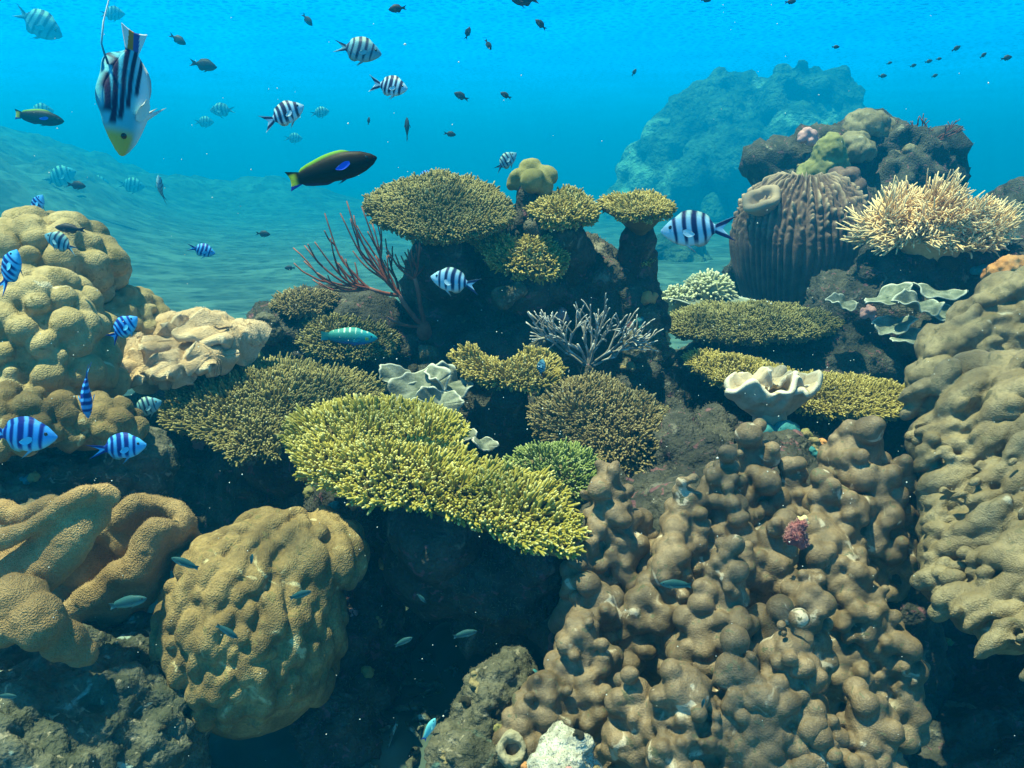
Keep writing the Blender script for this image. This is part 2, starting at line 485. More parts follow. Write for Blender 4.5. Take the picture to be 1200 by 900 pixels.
M['eye'] = mat('fish_eye', (0.01, 0.01, 0.012, 1), (0.015, 0.015, 0.02, 1), 5, bump=0, rough_=.15, spec=.6)
M['tubeworm'] = mat('tube_shell', (0.22, 0.19, 0.13, 1), (0.34, 0.30, 0.20, 1), 60, bump=.8, bscale=200)
# ------------------------------------------------------------ seabed, one sheet to the horizon
def smooth(a, b, x):
    t = np.clip((x - a) / (b - a), 0, 1); return t * t * (3 - 2 * t)

def ground(x, y):
    P = np.stack([x, y, np.zeros_like(x)], 1)
    reef = smooth(5.2, 3.2, y + 0.25 * np.abs(x)) * smooth(-9, -2, y)
    z = 0.24 * reef
    z = z + 0.55 * smooth(0.7, 2.6, x) * smooth(6.5, 3.0, y) * smooth(1.7, 2.6, y) - 0.25 * smooth(.45, .7, x) * smooth(2.2, 1.5, y)           # the reef climbs on one side
    z = z + 0.22 * smooth(-0.9, -2.2, x) * smooth(4.5, 2.6, y)
    z = z + 0.42 * np.exp(-((x - 0.35) / 1.0) ** 2 - ((y - 2.9) / 0.55) ** 2)
    z = z + 2.6 * smooth(-3.2, -12.5, x + .28 * (y - 10)) * smooth(6.5, 14, y) * smooth(60, 26, y)
    z = z + 0.9 * np.exp(-((x + 8.6) / 3.3) ** 2 - ((y - 30) / 3.6) ** 2)
    z = z + 0.9 * np.exp(-((x - 8.5) / 3.5) ** 2 - ((y - 9.5) / 3.0) ** 2)
    near = smooth(80, 36, np.hypot(x, y))
    z = z + near * (0.05 - 0.035 * (1 - reef)) * fbm(P * 1.7, 4) + reef * 0.035 * fbm(P * 7.0, 3)
    z = z + smooth(4, 7, y) * near * (0.03 * np.maximum(fbm(P * .9 + 5, 3), 0) + .35 * np.abs(fbm(P * 1.1 + 9, 4)) * smooth(.3, .9, z))
    return z

def seabed():
    u = np.linspace(-1, 1, 520); v = np.linspace(0, 1, 620)
    xs = np.sign(u) * (2.2 * np.abs(u) + 14 * np.abs(u) ** 2.5 + 146 * np.abs(u) ** 6)
    ys = -6 + 11 * v + 32 * v ** 2.6 + 150 * v ** 14
    X, Y = np.meshgrid(xs, ys, indexing='ij')
    x, y = X.ravel(), Y.ravel()
    V = np.stack([x, y, ground(x, y)], 1)
    i = np.arange(len(xs) * len(ys)).reshape(len(xs), len(ys))
    F = np.stack([i[:-1, :-1], i[1:, :-1], i[1:, 1:], i[:-1, 1:]], -1).reshape(-1, 4)
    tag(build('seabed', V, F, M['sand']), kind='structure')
seabed()
def gz(x, y): return float(ground(np.array([x]), np.array([y]))[0])

# ------------------------------------------------------------ the water: even blue haze round everything
def haze():
    x0, x1, y0, y1, z0, z1 = -165, 165, -8, 185, -1.4, 5.2
    V = [(x, y, z) for z in (z0, z1) for y in (y0, y1) for x in (x0, x1)]
    F = [(0, 2, 3, 1), (4, 5, 7, 6), (0, 1, 5, 4), (2, 6, 7, 3), (0, 4, 6, 2), (1, 3, 7, 5)]
    m = bpy.data.materials.new('water_haze'); m.use_nodes = True
    n, l = m.node_tree.nodes, m.node_tree.links
    n.remove(n['Principled BSDF'])
    pv = n.new('ShaderNodeVolumePrincipled')
    pv.inputs['Color'].default_value = HAZE_COL
    pv.inputs['Absorption Color'].default_value = HAZE_ABS
    pv.inputs['Density'].default_value = HAZE_D
    pv.inputs['Anisotropy'].default_value = 0.3
    l.new(pv.outputs['Volume'], n['Material Output'].inputs['Volume'])
    o = build('haze', V, np.array(F), m, smooth=False)
    tag(o, kind='stuff')
HAZE_D, HAZE_COL, HAZE_ABS = 0.112, (0.0, 0.20, 0.42, 1), (0.0, 0.60, 1.0, 1)
haze()

def water_dapple_sheet():  # sheet added overhead as a gobo, so sunlight falls dappled on the reef
    n = 60
    xs = np.linspace(-170, 170, n); ys = np.linspace(-12, 190, n)
    X, Y = np.meshgrid(xs, ys, indexing='ij')
    V = np.stack([X.ravel(), Y.ravel(), np.full(n * n, 5.3)], 1)
    i = np.arange(n * n).reshape(n, n)
    F = np.stack([i[:-1, :-1], i[1:, :-1], i[1:, 1:], i[:-1, 1:]], -1).reshape(-1, 4)
    m = bpy.data.materials.new('painted_caustics'); m.use_nodes = True  # caustic network painted into the transparency colour, no refraction
    n_, l = m.node_tree.nodes, m.node_tree.links
    n_.remove(n_['Principled BSDF'])
    tr = n_.new('ShaderNodeBsdfTransparent')
    tc = n_.new('ShaderNodeTexCoord')
    wob = n_.new('ShaderNodeTexNoise'); wob.inputs['Scale'].default_value = 1.6; wob.inputs['Detail'].default_value = 2
    ad = n_.new('ShaderNodeMix'); ad.data_type = 'VECTOR'; ad.inputs['Factor'].default_value = .22
    l.new(tc.outputs['Object'], wob.inputs['Vector']); l.new(tc.outputs['Object'], ad.inputs['A']); l.new(wob.outputs['Color'], ad.inputs['B'])
    outs = []
    for sc in (3.1, 5.3):
        v = n_.new('ShaderNodeTexVoronoi'); v.feature = 'DISTANCE_TO_EDGE'; v.voronoi_dimensions = '2D'; v.inputs['Scale'].default_value = sc
        l.new(ad.outputs['Result'], v.inputs['Vector'])
        r = n_.new('ShaderNodeMapRange'); r.inputs['From Min'].default_value = 0.0; r.inputs['From Max'].default_value = 0.30
        r.inputs['To Min'].default_value = 1.0; r.inputs['To Max'].default_value = 0.45; r.interpolation_type = 'SMOOTHERSTEP'
        l.new(v.outputs['Distance'], r.inputs['Value']); outs.append(r.outputs['Result'])
    mx = n_.new('ShaderNodeMath'); mx.operation = 'MAXIMUM'
    l.new(outs[0], mx.inputs[0]); l.new(outs[1], mx.inputs[1])
    big = n_.new('ShaderNodeTexNoise'); big.inputs['Scale'].default_value = .35; big.inputs['Detail'].default_value = 3
    l.new(tc.outputs['Object'], big.inputs['Vector'])
    br = n_.new('ShaderNodeMapRange'); br.inputs['From Min'].default_value = .3; br.inputs['From Max'].default_value = .65; br.inputs['To Min'].default_value = .8
    l.new(big.outputs['Fac'], br.inputs['Value'])
    mm = n_.new('ShaderNodeMath'); mm.operation = 'MULTIPLY'; l.new(mx.outputs[0], mm.inputs[0]); l.new(br.outputs['Result'], mm.inputs[1])
    l.new(mm.outputs[0], tr.inputs['Color']); l.new(tr.outputs[0], n_['Material Output'].inputs['Surface'])
    tag(build('water_dapple_sheet', V, F, m, smooth=False), kind='structure')
water_dapple_sheet()

# ------------------------------------------------------------ helpers for things
def px(n, Y): return n * Y / FPX * 1.02        # metres covered by n photo pixels at Y metres

def solid(name, blobs, h, s, material, label, cat, group=None, noise=None, origin=None, parent=None, sm=1, attr=None):
    V, F = melt(blobs, h, s, sm)
    if noise:
        for a, f, *o in (noise if isinstance(noise, list) else [noise]):
            V = rough(V, F, a, f, *(o or [3]))
    if origin is None:
        origin = parent.location if parent is not None else (V[:, 0].mean(), V[:, 1].mean(), V[:, 2].min())
    o = build(name, V, F, material, parent, origin)
    if label or cat or group: tag(o, label, cat, group)
    return o

# ------------------------------------------------------------ rocks and far hill
def rock(label, parts, h=0.012, s=0.012, m='rock', noise=None, cat='rock', name='reef_rock', fuzz=0, group=None, ln=(0.004, 0.011)):
    bl = []
    for (x, y, Y, rx, ry, rz) in parts:
        c = at(x, y, Y); bl.append((*c, px(rx, Y), ry, px(rz, Y), np.eye(3)))
    V, F = melt(bl, h, s, 1)
    for a, f, o_ in (noise or [(0.05, 5, 3), (0.018, 22, 3), (0.006, 70, 2)]): V = rough(V, F, a, f, o_)
    org = (V[:, 0].mean(), V[:, 1].mean(), V[:, 2].min())
    o = build(name, V, F, M[m], None, org); tag(o, label, cat, group)
    if fuzz: turf(o, V, F, fuzz, ln)
    return o

def world_of(o):
    w = np.zeros(3)
    while o is not None:
        w += np.array(o.location); o = o.parent
    return w

def turf(parent, V, F, n, ln=(0.006, 0.016), m='turf', zmin=-0.2, nm='algae_turf', tw=1.0):
    """Short fuzzy algae growing on a rock: one part, past counting."""
    N = vnormals(V, F)
    ok = np.where((N[:, 2] > zmin) & (N[:, 1] < 0.5))[0]
    if len(ok) == 0: return
    pick = rng.choice(ok, min(n, len(ok)), replace=False)
    P = V[pick]; D = N[pick] * .7 + rng.normal(0, .45 * tw, (len(pick), 3)) + np.array([0, 0, .35])
    D /= np.linalg.norm(D, axis=1, keepdims=True)
    L = rng.uniform(*ln, len(pick)); W = L * rng.uniform(.07, .14, len(pick))
    X = np.cross(D, rng.normal(0, 1, (len(pick), 3))); X /= np.linalg.norm(X, axis=1, keepdims=True)
    Y_ = np.cross(D, X)
    B = P - D * 0.002
    mid = B + D * (L * .55)[:, None] + X * (W * .8)[:, None]
    tipp = B + D * L[:, None] + X * (W * 2.4)[:, None]
    vs = []
    for k in range(3):
        a = k * 2.094
        vs.append(B + (X * math.cos(a) + Y_ * math.sin(a)) * W[:, None])
    for k in range(3):
        a = k * 2.094
        vs.append(mid + (X * math.cos(a) + Y_ * math.sin(a)) * (W * .8)[:, None])
    vs.append(tipp)
    n_ = len(pick)
    VV = np.stack(vs, 1).reshape(-1, 3)
    b = (np.arange(n_) * 7)[:, None, None]
    Q = (np.array([[0, 1, 4, 3], [1, 2, 5, 4], [2, 0, 3, 5]])[None] + b).reshape(-1, 4)
    T = (np.array([[3, 4, 6], [4, 5, 6], [5, 3, 6]])[None] + b).reshape(-1, 3)
    tp = np.tile([0, 0, 0, .6, .6, .6, 1], n_)
    o = build(nm, VV, [Q, T], M[m], parent, world_of(parent), {'tip': tp})
    tag(o, kind='stuff')

def far_hill(name, label, cx, cy, Y, rx, ry, rz, n, kr, m='hill', seed=1, extra=()):
    c = at(cx, cy, Y)
    bl = knobs_on_ellipsoid(c, (px(rx, Y), ry, px(rz, Y)), n, kr, zmin=-.55, jit=.5, flat=1.0, stretch=((0, 0, 1), 1.4))
    for (x, y, r) in extra:
        q = at(x, y, Y - 0.8)
        bl += knobs_on_ellipsoid(q, (px(r, Y),) * 3, 40, kr * .7, jit=.5)
    V, F = melt(bl, 0.10, 0.06, 1)
    V = rough(V, F, .30, .55, 4); V = rough(V, F, .14, 2, 3)
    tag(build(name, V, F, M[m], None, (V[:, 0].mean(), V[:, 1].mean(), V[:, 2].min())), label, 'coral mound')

far_hill('coral_mound', 'huge hazy mound of boulder coral rising far behind the ribbed barrel sponge', 862, 285, 26.0, 138, 3.2, 168, 260, .50,
         extra=((935, 105, 26), (975, 125, 26), (890, 128, 26), (835, 155, 34), (785, 205, 34), (755, 255, 34), (745, 310, 44), (990, 165, 36)))

for i, (x, y, Y, r, lab) in enumerate([(735, 330, 9, 24, 'hazy coral head seen through the gap beside the rock stack'), (790, 300, 13, 34, 'hazy coral head beyond the gap under the large striped fish')]):
    c = at(x, y, Y)
    bl = knobs_on_ellipsoid((c[0], c[1], c[2] - px(r * .3, Y)), (px(r, Y), px(r, Y), px(r * .75, Y)), 40, px(r * .3, Y), jit=.6, flat=1.0, zmin=-.7)
    bl += [(c[0] + rng.normal(0, px(r * .7, Y)), c[1] + px(r * .3, Y), c[2] - px(r * .6, Y), px(r * rng.uniform(.3, .6), Y)) for _ in range(4)]
    bl += capsule(c, (c[0], c[1], gz(c[0], c[1]) - .1), px(r * .7, Y), px(r * .9, Y))
    V, F = melt(bl, px(3, Y), px(2, Y), 1); V = rough(V, F, px(5, Y), 40 / (r * Y), 4)
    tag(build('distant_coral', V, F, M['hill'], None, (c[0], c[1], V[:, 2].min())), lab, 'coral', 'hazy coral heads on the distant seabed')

# central rock stack that carries the upper table corals
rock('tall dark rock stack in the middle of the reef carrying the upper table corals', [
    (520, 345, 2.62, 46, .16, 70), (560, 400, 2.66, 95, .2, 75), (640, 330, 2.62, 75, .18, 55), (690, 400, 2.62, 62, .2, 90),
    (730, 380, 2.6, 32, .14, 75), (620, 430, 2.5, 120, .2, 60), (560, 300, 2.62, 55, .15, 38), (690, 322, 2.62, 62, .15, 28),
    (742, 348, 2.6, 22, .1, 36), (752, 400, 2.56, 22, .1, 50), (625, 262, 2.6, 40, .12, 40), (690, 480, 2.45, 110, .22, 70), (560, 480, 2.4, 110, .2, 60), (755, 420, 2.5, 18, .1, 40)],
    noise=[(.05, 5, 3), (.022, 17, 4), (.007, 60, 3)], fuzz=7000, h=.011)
rock('pale algae crusted buttress sloping down the side of the rock stack', [(752, 350, 2.5, 10, .06, 26), (758, 385, 2.46, 14, .07, 30), (768, 418, 2.42, 18, .08, 24), (745, 425, 2.4, 20, .08, 24)], h=.008, s=.008, m='rock_pale', noise=[(.03, 9, 3), (.014, 30, 4), (.005, 90, 2)], fuzz=1200)
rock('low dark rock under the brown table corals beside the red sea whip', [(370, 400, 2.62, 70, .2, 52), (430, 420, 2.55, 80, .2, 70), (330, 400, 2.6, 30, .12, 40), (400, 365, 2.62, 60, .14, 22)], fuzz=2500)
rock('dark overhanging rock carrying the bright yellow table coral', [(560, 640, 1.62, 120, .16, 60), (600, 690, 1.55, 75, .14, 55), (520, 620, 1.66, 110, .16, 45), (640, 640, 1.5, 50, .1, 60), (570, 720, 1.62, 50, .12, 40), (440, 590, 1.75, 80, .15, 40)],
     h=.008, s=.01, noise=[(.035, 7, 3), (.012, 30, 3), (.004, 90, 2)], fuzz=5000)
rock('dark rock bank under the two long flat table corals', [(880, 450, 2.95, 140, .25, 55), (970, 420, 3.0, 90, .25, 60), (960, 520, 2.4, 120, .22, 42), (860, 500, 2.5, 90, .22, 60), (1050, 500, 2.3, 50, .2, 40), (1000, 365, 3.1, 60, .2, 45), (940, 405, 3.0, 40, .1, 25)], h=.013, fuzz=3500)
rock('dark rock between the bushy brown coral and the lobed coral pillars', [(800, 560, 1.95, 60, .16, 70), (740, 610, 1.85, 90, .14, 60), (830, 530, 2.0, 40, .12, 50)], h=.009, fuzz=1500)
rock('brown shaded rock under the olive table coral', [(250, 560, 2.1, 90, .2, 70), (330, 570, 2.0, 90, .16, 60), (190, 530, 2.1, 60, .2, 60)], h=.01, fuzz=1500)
rock('brown crusty rock below the blue striped fish near the humped coral', [(50, 570, 1.58, 80, .14, 66), (135, 555, 1.66, 60, .12, 56), (25, 620, 1.45, 60, .12, 56)], h=.007, s=.008, m='rock_pale', noise=[(.03, 9, 3), (.012, 35, 3), (.004, 100, 2)], ln=(.002, .0055), fuzz=1500)
rock('rubbly shaded seabed rock beneath the folded leather corals', [(60, 865, 1.16, 110, .2, 84), (150, 845, 1.24, 90, .14, 84), (30, 785, 1.25, 80, .16, 50), (150, 790, 1.3, 70, .1, 40)], h=.006, s=.008, m='rubble_rock', noise=[(.03, 9, 3), (.014, 33, 4), (.005, 100, 2)], ln=(.002, .0055), fuzz=2500)
rock('dark rock floor of the hollow under the yellow table coral', [(520, 790, 1.75, 90, .15, 60), (450, 850, 1.6, 80, .12, 40)], h=.01, fuzz=1500)
rock('dark pitted rock beside the bulging brain coral', [(420, 740, 1.62, 55, .15, 90), (400, 830, 1.45, 60, .12, 70), (460, 640, 1.75, 50, .15, 60)], h=.008, s=.01, noise=[(.035, 9, 3), (.014, 33, 4), (.005, 100, 2)], fuzz=2000)
rock('pale algae covered rock standing left of the lobed coral', [(570, 830, 1.2, 42, .07, 55), (595, 800, 1.24, 42, .07, 40), (555, 880, 1.16, 50, .08, 50), (600, 775, 1.27, 26, .05, 22)], h=.005, s=.006, m='rock_pale', noise=[(.018, 14, 3), (.009, 45, 4), (.003, 120, 2)], ln=(.002, .0055), fuzz=3500)
rock('white crusty rock below the lobed coral', [(665, 900, 1.03, 48, .05, 48), (640, 915, 1.02, 30, .04, 40)], h=.004, s=.005, m='crust', noise=[(.012, 20, 3), (.006, 60, 4), (.002, 180, 2)], ln=(.002, .0055), fuzz=2000)
rock('dark rocky bank rising behind the round ribbed sponge', [(1000, 260, 4.3, 90, .4, 60), (1040, 230, 4.4, 60, .35, 60), (1010, 190, 4.5, 40, .3, 40), (1060, 200, 4.5, 45, .25, 25), (960, 200, 4.4, 60, .25, 30), (930, 340, 3.8, 80, .3, 50), (1095, 172, 4.5, 18, .12, 10), (1130, 320, 3.6, 90, .4, 60), (1000, 330, 3.7, 60, .3, 50)],
     h=.022, s=.02, noise=[(.09, 3, 3), (.05, 9, 4), (.014, 34, 3)], fuzz=3000)
rock('dark rock under the pale yellow soft coral', [(1080, 318, 3.0, 75, .22, 42), (1140, 330, 3.0, 60, .2, 45), (1060, 370, 2.95, 80, .2, 50), (1190, 330, 2.9, 40, .2, 40)], h=.014, fuzz=2500)
rock('dark rock mound at the edge of the picture behind the pale yellow soft coral', [(1200, 265, 4.2, 46, .3, 44), (1170, 300, 4.1, 50, .3, 40)], h=.02, s=.02)
o = solid('sand', [(*at(470, 905, 1.42), px(75, 1.42), .12, px(26, 1.42), np.eye(3)), (*at(500, 870, 1.5), px(40, 1.5), .1, px(16, 1.5), np.eye(3))], .006, .008, M['crust'], None, None, None, noise=[(.012, 12, 3)]); tag(o, kind='structure')
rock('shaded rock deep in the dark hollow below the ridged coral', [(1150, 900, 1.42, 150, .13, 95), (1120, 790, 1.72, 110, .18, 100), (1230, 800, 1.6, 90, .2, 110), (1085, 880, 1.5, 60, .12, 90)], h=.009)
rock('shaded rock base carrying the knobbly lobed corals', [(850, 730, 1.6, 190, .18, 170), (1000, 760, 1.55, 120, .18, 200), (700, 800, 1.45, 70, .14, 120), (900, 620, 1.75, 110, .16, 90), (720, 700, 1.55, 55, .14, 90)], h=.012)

# ------------------------------------------------------------ knobbly lobed corals
def lobed(label, cones, kr=15, group='knobbly brown lobed corals', h=None):
    bl = []
    Ym = np.mean([c[2] for c in cones])
    more = []
    for (tx, ty, Y, bx, by, rt, rb, lean) in cones:
        more.append((tx, ty, Y, bx + rng.uniform(-8, 8), by, rt, rb, lean))
        for _ in range(2):
            sx = rng.choice([-1, 1]) * rng.uniform(.35, .85) * rb; f = rng.uniform(.25, .7)
            more.append((tx + sx, ty + (by - ty) * f, Y - rng.uniform(.0, .035), bx + sx * 1.2, by + 10, rt * rng.uniform(.5, .85), rb * rng.uniform(.35, .6), lean))
    for (tx, ty, Y, bx, by, rt, rb, lean) in more:
        tip = at(tx, ty, Y); base = at(bx, by, Y) ; base[1] = Y + lean
        base = at(bx, by, Y + lean)
        bl += knobs_on_cone(tip, base, px(rt, Y) * .9, px(rb, Y) * .66, px(kr * .64, Y))
    return solid('lobed_coral', bl, h or px(2.6, Ym), px(1.5, Ym), M['lobe'], label, 'coral', group, noise=[(px(2.2, Ym), 18, 3), (px(.6, Ym), 75, 3)])

lobed('narrow pillar of knobbly lobed coral beside the tip of the yellow table coral', [(712, 578, 1.42, 715, 720, 27, 52, -.02), (745, 625, 1.44, 745, 720, 18, 32, 0), (690, 650, 1.38, 690, 740, 22, 40, 0)], 18)
lobed('largest clump of knobbly lobed coral with tall peaks below the pale leather coral', [
    (880, 530, 1.52, 890, 660, 22, 62, -.03), (848, 563, 1.44, 850, 690, 20, 58, -.04), (803, 590, 1.40, 800, 720, 22, 52, -.03), (930, 575, 1.5, 935, 690, 20, 52, -.02),
    (853, 668, 1.24, 848, 800, 18, 72, -.03), (785, 665, 1.33, 775, 770, 24, 48, -.02), (945, 705, 1.25, 930, 800, 26, 62, -.02), (905, 640, 1.36, 900, 760, 26, 60, 0), (760, 720, 1.33, 755, 790, 24, 36, 0)], 19)
lobed('knobbly lobed coral clump between the pale leather coral and ridged coral slope', [
    (1010, 535, 1.52, 1010, 680, 30, 66, -.04), (965, 585, 1.46, 955, 690, 20, 46, -.03), (1052, 570, 1.5, 1045, 720, 20, 40, -.02), (1000, 690, 1.36, 1000, 830, 34, 62, -.02),
    (1035, 740, 1.33, 1030, 860, 22, 44, -.01), (975, 640, 1.4, 975, 740, 24, 50, 0), (985, 530, 1.54, 985, 620, 16, 30, 0)], 20)
lobed('broad mound of knobbly lobed coral rising from the bottom edge', [
    (925, 765, 1.08, 915, 930, 24, 80, -.03), (800, 815, 1.06, 805, 940, 40, 92, -.02), (870, 795, 1.07, 860, 930, 30, 74, -.02), (745, 815, 1.10, 740, 900, 26, 50, 0), (960, 860, 1.05, 950, 940, 24, 50, 0)], 22)
lobed('rounded lump of lobed coral beside the white crusty rock', [
    (680, 750, 1.22, 676, 860, 34, 62, -.02), (640, 815, 1.17, 650, 900, 34, 56, -.02), (702, 708, 1.32, 700, 780, 28, 44, 0), (700, 830, 1.17, 700, 900, 28, 44, 0)], 18)
lobed('low lobed coral lump at the edge of the dark hollow', [(1015, 845, 1.06, 1015, 960, 36, 72, -.02), (965, 880, 1.03, 965, 950, 24, 40, 0)], 20)

# ------------------------------------------------------------ humped corals, brain coral, ridged slope
def hump(name, label, cx, cy, Y, rx, ry, rz, n, kr, m, sfac=.09, stretch=None, group=None, noise=True, jit=.35, flat=.95, extra=(), out=-.02, cat='coral', zmin=-.5):
    bl = knobs_on_ellipsoid(at(cx, cy, Y), (px(rx, Y), ry, px(rz, Y)), n, px(kr, Y), zmin=zmin, stretch=stretch, jit=jit, flat=flat, out=out)
    for (x, y, YY, a, b, c, n2, k2) in extra:
        bl += knobs_on_ellipsoid(at(x, y, YY), (px(a, YY), b, px(c, YY)), n2, px(k2, YY), stretch=stretch, jit=jit, flat=flat, out=out, zmin=-.3)
    return solid(name, bl, px(2.6, Y), px(kr, Y) * sfac, M[m], label, cat, group, noise=[(px(2.6, Y), 14, 3), (px(.7, Y), 60, 3)])

g = 'pale humped boulder corals'
hump('humped_coral', 'pale topmost humped boulder coral under the small dark brown fish', 45, 318, 2.05, 88, .17, 58, 90, 15, 'hump', group=g)
hump('humped_coral', 'large humped boulder coral bulging below the topmost pale boulder coral', 52, 425, 1.78, 76, .15, 100, 130, 15, 'hump', group=g, extra=((20, 500, 1.68, 60, .1, 40, 40, 14),))
hump('humped_coral', 'small humped boulder coral wedged beside the folded tan leather coral', 148, 378, 2.1, 42, .1, 36, 60, 9, 'hump', group=g)
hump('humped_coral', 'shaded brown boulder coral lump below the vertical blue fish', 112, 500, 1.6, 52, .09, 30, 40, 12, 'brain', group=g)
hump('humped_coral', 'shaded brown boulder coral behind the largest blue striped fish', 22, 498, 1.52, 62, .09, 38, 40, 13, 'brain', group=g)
hump('brain_coral', 'big bulging golden brown brain coral at the foot of the reef', 296, 738, 1.36, 112, .17, 136, 210, 10, 'brain', flat=.95, stretch=((.25, .2, 1), 1.5), sfac=.12, jit=.4, extra=((340, 655, 1.42, 90, .12, 60, 60, 11),))
def ridged(label, area, Yf, core, rl=25, rw=11.5, dx=25, dy=19, group='ridged tan coral slopes', amp=1.0):
    """Overlapping long lobes that step down a slope, over a solid core."""
    bl = []
    for (x, y, Y, a, b_, c) in core: bl.append((*at(x, y, Y), px(a, Y), b_, px(c, Y), np.eye(3)))
    for y in np.arange(area[0][1], area[1][1], 30):
        for x in np.arange(area[0][0], area[1][0], 34):
            Y = Yf(x, y)
            if Y is not None and Yf(x - 14, y) is not None and Yf(x, y + 14) is not None:
                bl.append((*at(x, y, Y + .05), px(33, Y)))
    ys = np.arange(area[0][1], area[1][1], dy)
    for r_, y in enumerate(ys):
        for x in np.arange(area[0][0], area[1][0], dx):
            xx = x + (dx / 2 if r_ % 2 else 0) + rng.uniform(-9, 9); yy = y + rng.uniform(-8, 8)
            Y = Yf(xx, yy)
            if Y is None: continue
            d = np.array([.80, -.18, .55]) + rng.normal(0, .22, 3); d /= np.linalg.norm(d)
            nrm = np.array([-.35, -.75, .55]); nrm -= d * np.dot(nrm, d); nrm /= np.linalg.norm(nrm)
            e = np.cross(nrm, d); k = rng.choice([.55, .85, 1.1, 1.4]) * rng.uniform(.85, 1.15)
            bl.append((*at(xx, yy, Y + rng.normal(0, .012)), px(rl * k, Y), px(rw * k, Y), px(rw * 1.25 * k, Y), np.stack([d, e, nrm], 1)))
            for _ in range(3):
                q = rng.normal(0, 1, 2) * (14, 9)
                if Yf(xx + q[0], yy + q[1]) is None: continue
                r2 = px(rng.uniform(4, 8.5), Y)
                bl.append((*at(xx + q[0], yy + q[1], Y - .006 + rng.uniform(0, .02)), r2 * 1.4, r2, r2, np.stack([d, e, nrm], 1)))
    Ym = Yf(*[(area[0][0] + area[1][0]) / 2, (area[0][1] + area[1][1]) / 2]) or 1.3
    return solid('ridged_coral', bl, px(2.2, Ym), px(1.3, Ym), M['ridge'], label, 'coral', group, noise=[(px(5, Ym), 16, 3), (px(1.0, Ym), 70, 3)])

def wall_y(x, y):
    left = 1070 + max(0, (480 - y)) * .25 + max(0, y - 600) * .12
    if x < left: return None
    if y > 700 + (x - 1075) * .62: return None
    if y < 455 - (x - 1052) * .25: return None
    return 1.62 - (y - 450) / 300 * .38 - (x - 1060) / 160 * .16
ridged('huge sloping wall of ridged tan coral overhanging the dark hollow', ((1040, 410), (1330, 800)), wall_y,
       [(1200, 520, 1.60, 110, .2, 74), (1190, 600, 1.46, 100, .2, 84), (1270, 660, 1.36, 120, .22, 90), (1300, 500, 1.54, 130, .25, 95), (1128, 610, 1.52, 50, .14, 64), (1195, 690, 1.26, 64, .12, 44), (1120, 530, 1.62, 44, .14, 50)])
def wall2_y(x, y):
    if x < 1088 + max(0, 400 - y) * .9: return None
    if y < 395 - (x - 1080) * .62 or y > 470: return None
    return 2.05 - (y - 380) / 100 * .12 - (x - 1060) / 160 * .12
ridged('smaller ridged tan coral rising above the end of the flat table coral', ((1040, 320), (1300, 475)), wall2_y,
       [(1170, 430, 2.15, 80, .16, 46), (1240, 390, 2.1, 90, .16, 70), (1100, 450, 2.12, 34, .1, 26)], rl=20, rw=9.5, dx=22, dy=16)

# knob coral on top of the stack
o = hump('knob_coral', 'rounded knob shaped coral standing on top of the rock stack', 622, 218, 2.52, 20, .05, 18, 16, 11, 'yellowgreen', sfac=.14, jit=.2, flat=.9, out=.05)
bl = capsule(at(622, 225, 2.52), at(618, 285, 2.55), px(15, 2.5), px(22, 2.5))
solid('stem', bl, .005, .006, M['rock'], None, None, parent=o, noise=[(.006, 25, 3)])

# ------------------------------------------------------------ table corals
def branchlet_protos(n, side, nf, fat):
    out = []
    for i in range(n):
        r = np.random.default_rng(100 + i)
        b = Bag()
        def finger(p, d, L, r0):
            bend = r.normal(0, .12, 3)
            pts = [np.array(p) + np.array(d) * L * t + bend * L * t * t for t in (0, .35, .75, .95)]
            V, Q, T, t = tube(pts, [r0, r0 * .95, r0 * .82, r0 * .55], side)
            z = np.clip(V[:, 2], 0, 1.2)
            b.add(V, Q, T, 0.15 + .75 * t * (0.55 + .45 * z))
        finger((0, 0, 0), (r.normal(0, .1), r.normal(0, .1), 1), 1.0, .125 * fat)
        for k in range(nf):
            a = 6.283 * (k + r.uniform(-.3, .3)) / nf
            s = r.uniform(.2, .5); z0 = r.uniform(.15, .55)
            d = np.array([math.cos(a) * s, math.sin(a) * s, .85]); d /= np.linalg.norm(d)
            finger((math.cos(a) * .06, math.sin(a) * .06, z0), d, r.uniform(.35, .55), .10 * fat)
        out.append((np.concatenate(b.V), np.concatenate(b.Q), np.concatenate(b.T), np.concatenate(b.A)))
    return out
PRO_NEAR = branchlet_protos(8, 7, 3, 1.0)
PRO_FAR = branchlet_protos(6, 5, 3, 1.15)

def scatter(protos, P, D, L, W):
    n = len(P); b = Bag()
    k = rng.integers(0, len(protos), n); roll = rng.uniform(0, 6.28, n)
    D = D / np.linalg.norm(D, axis=1, keepdims=True)
    X = np.cross(D, np.array([.3, .9, .2])); X /= np.linalg.norm(X, axis=1, keepdims=True); Y_ = np.cross(D, X)
    cx, sx = np.cos(roll)[:, None], np.sin(roll)[:, None]
    X, Y_ = X * cx + Y_ * sx, -X * sx + Y_ * cx
    for j, (V, Q, T, A) in enumerate(protos):
        s = np.where(k == j)[0]
        if not len(s): continue
        G = P[s][:, None] + (V[None, :, 0:1] * X[s][:, None] + V[None, :, 1:2] * Y_[s][:, None]) * W[s][:, None, None] + V[None, :, 2:3] * D[s][:, None] * L[s][:, None, None]
        m = len(V); off = (np.arange(len(s)) * m)[:, None, None]
        b.add(G.reshape(-1, 3), (Q[None] + off).reshape(-1, 4), (T[None] + off).reshape(-1, 3), (A[None] * rng.uniform(.6, 1.12, (len(s), 1))).ravel())
    return b

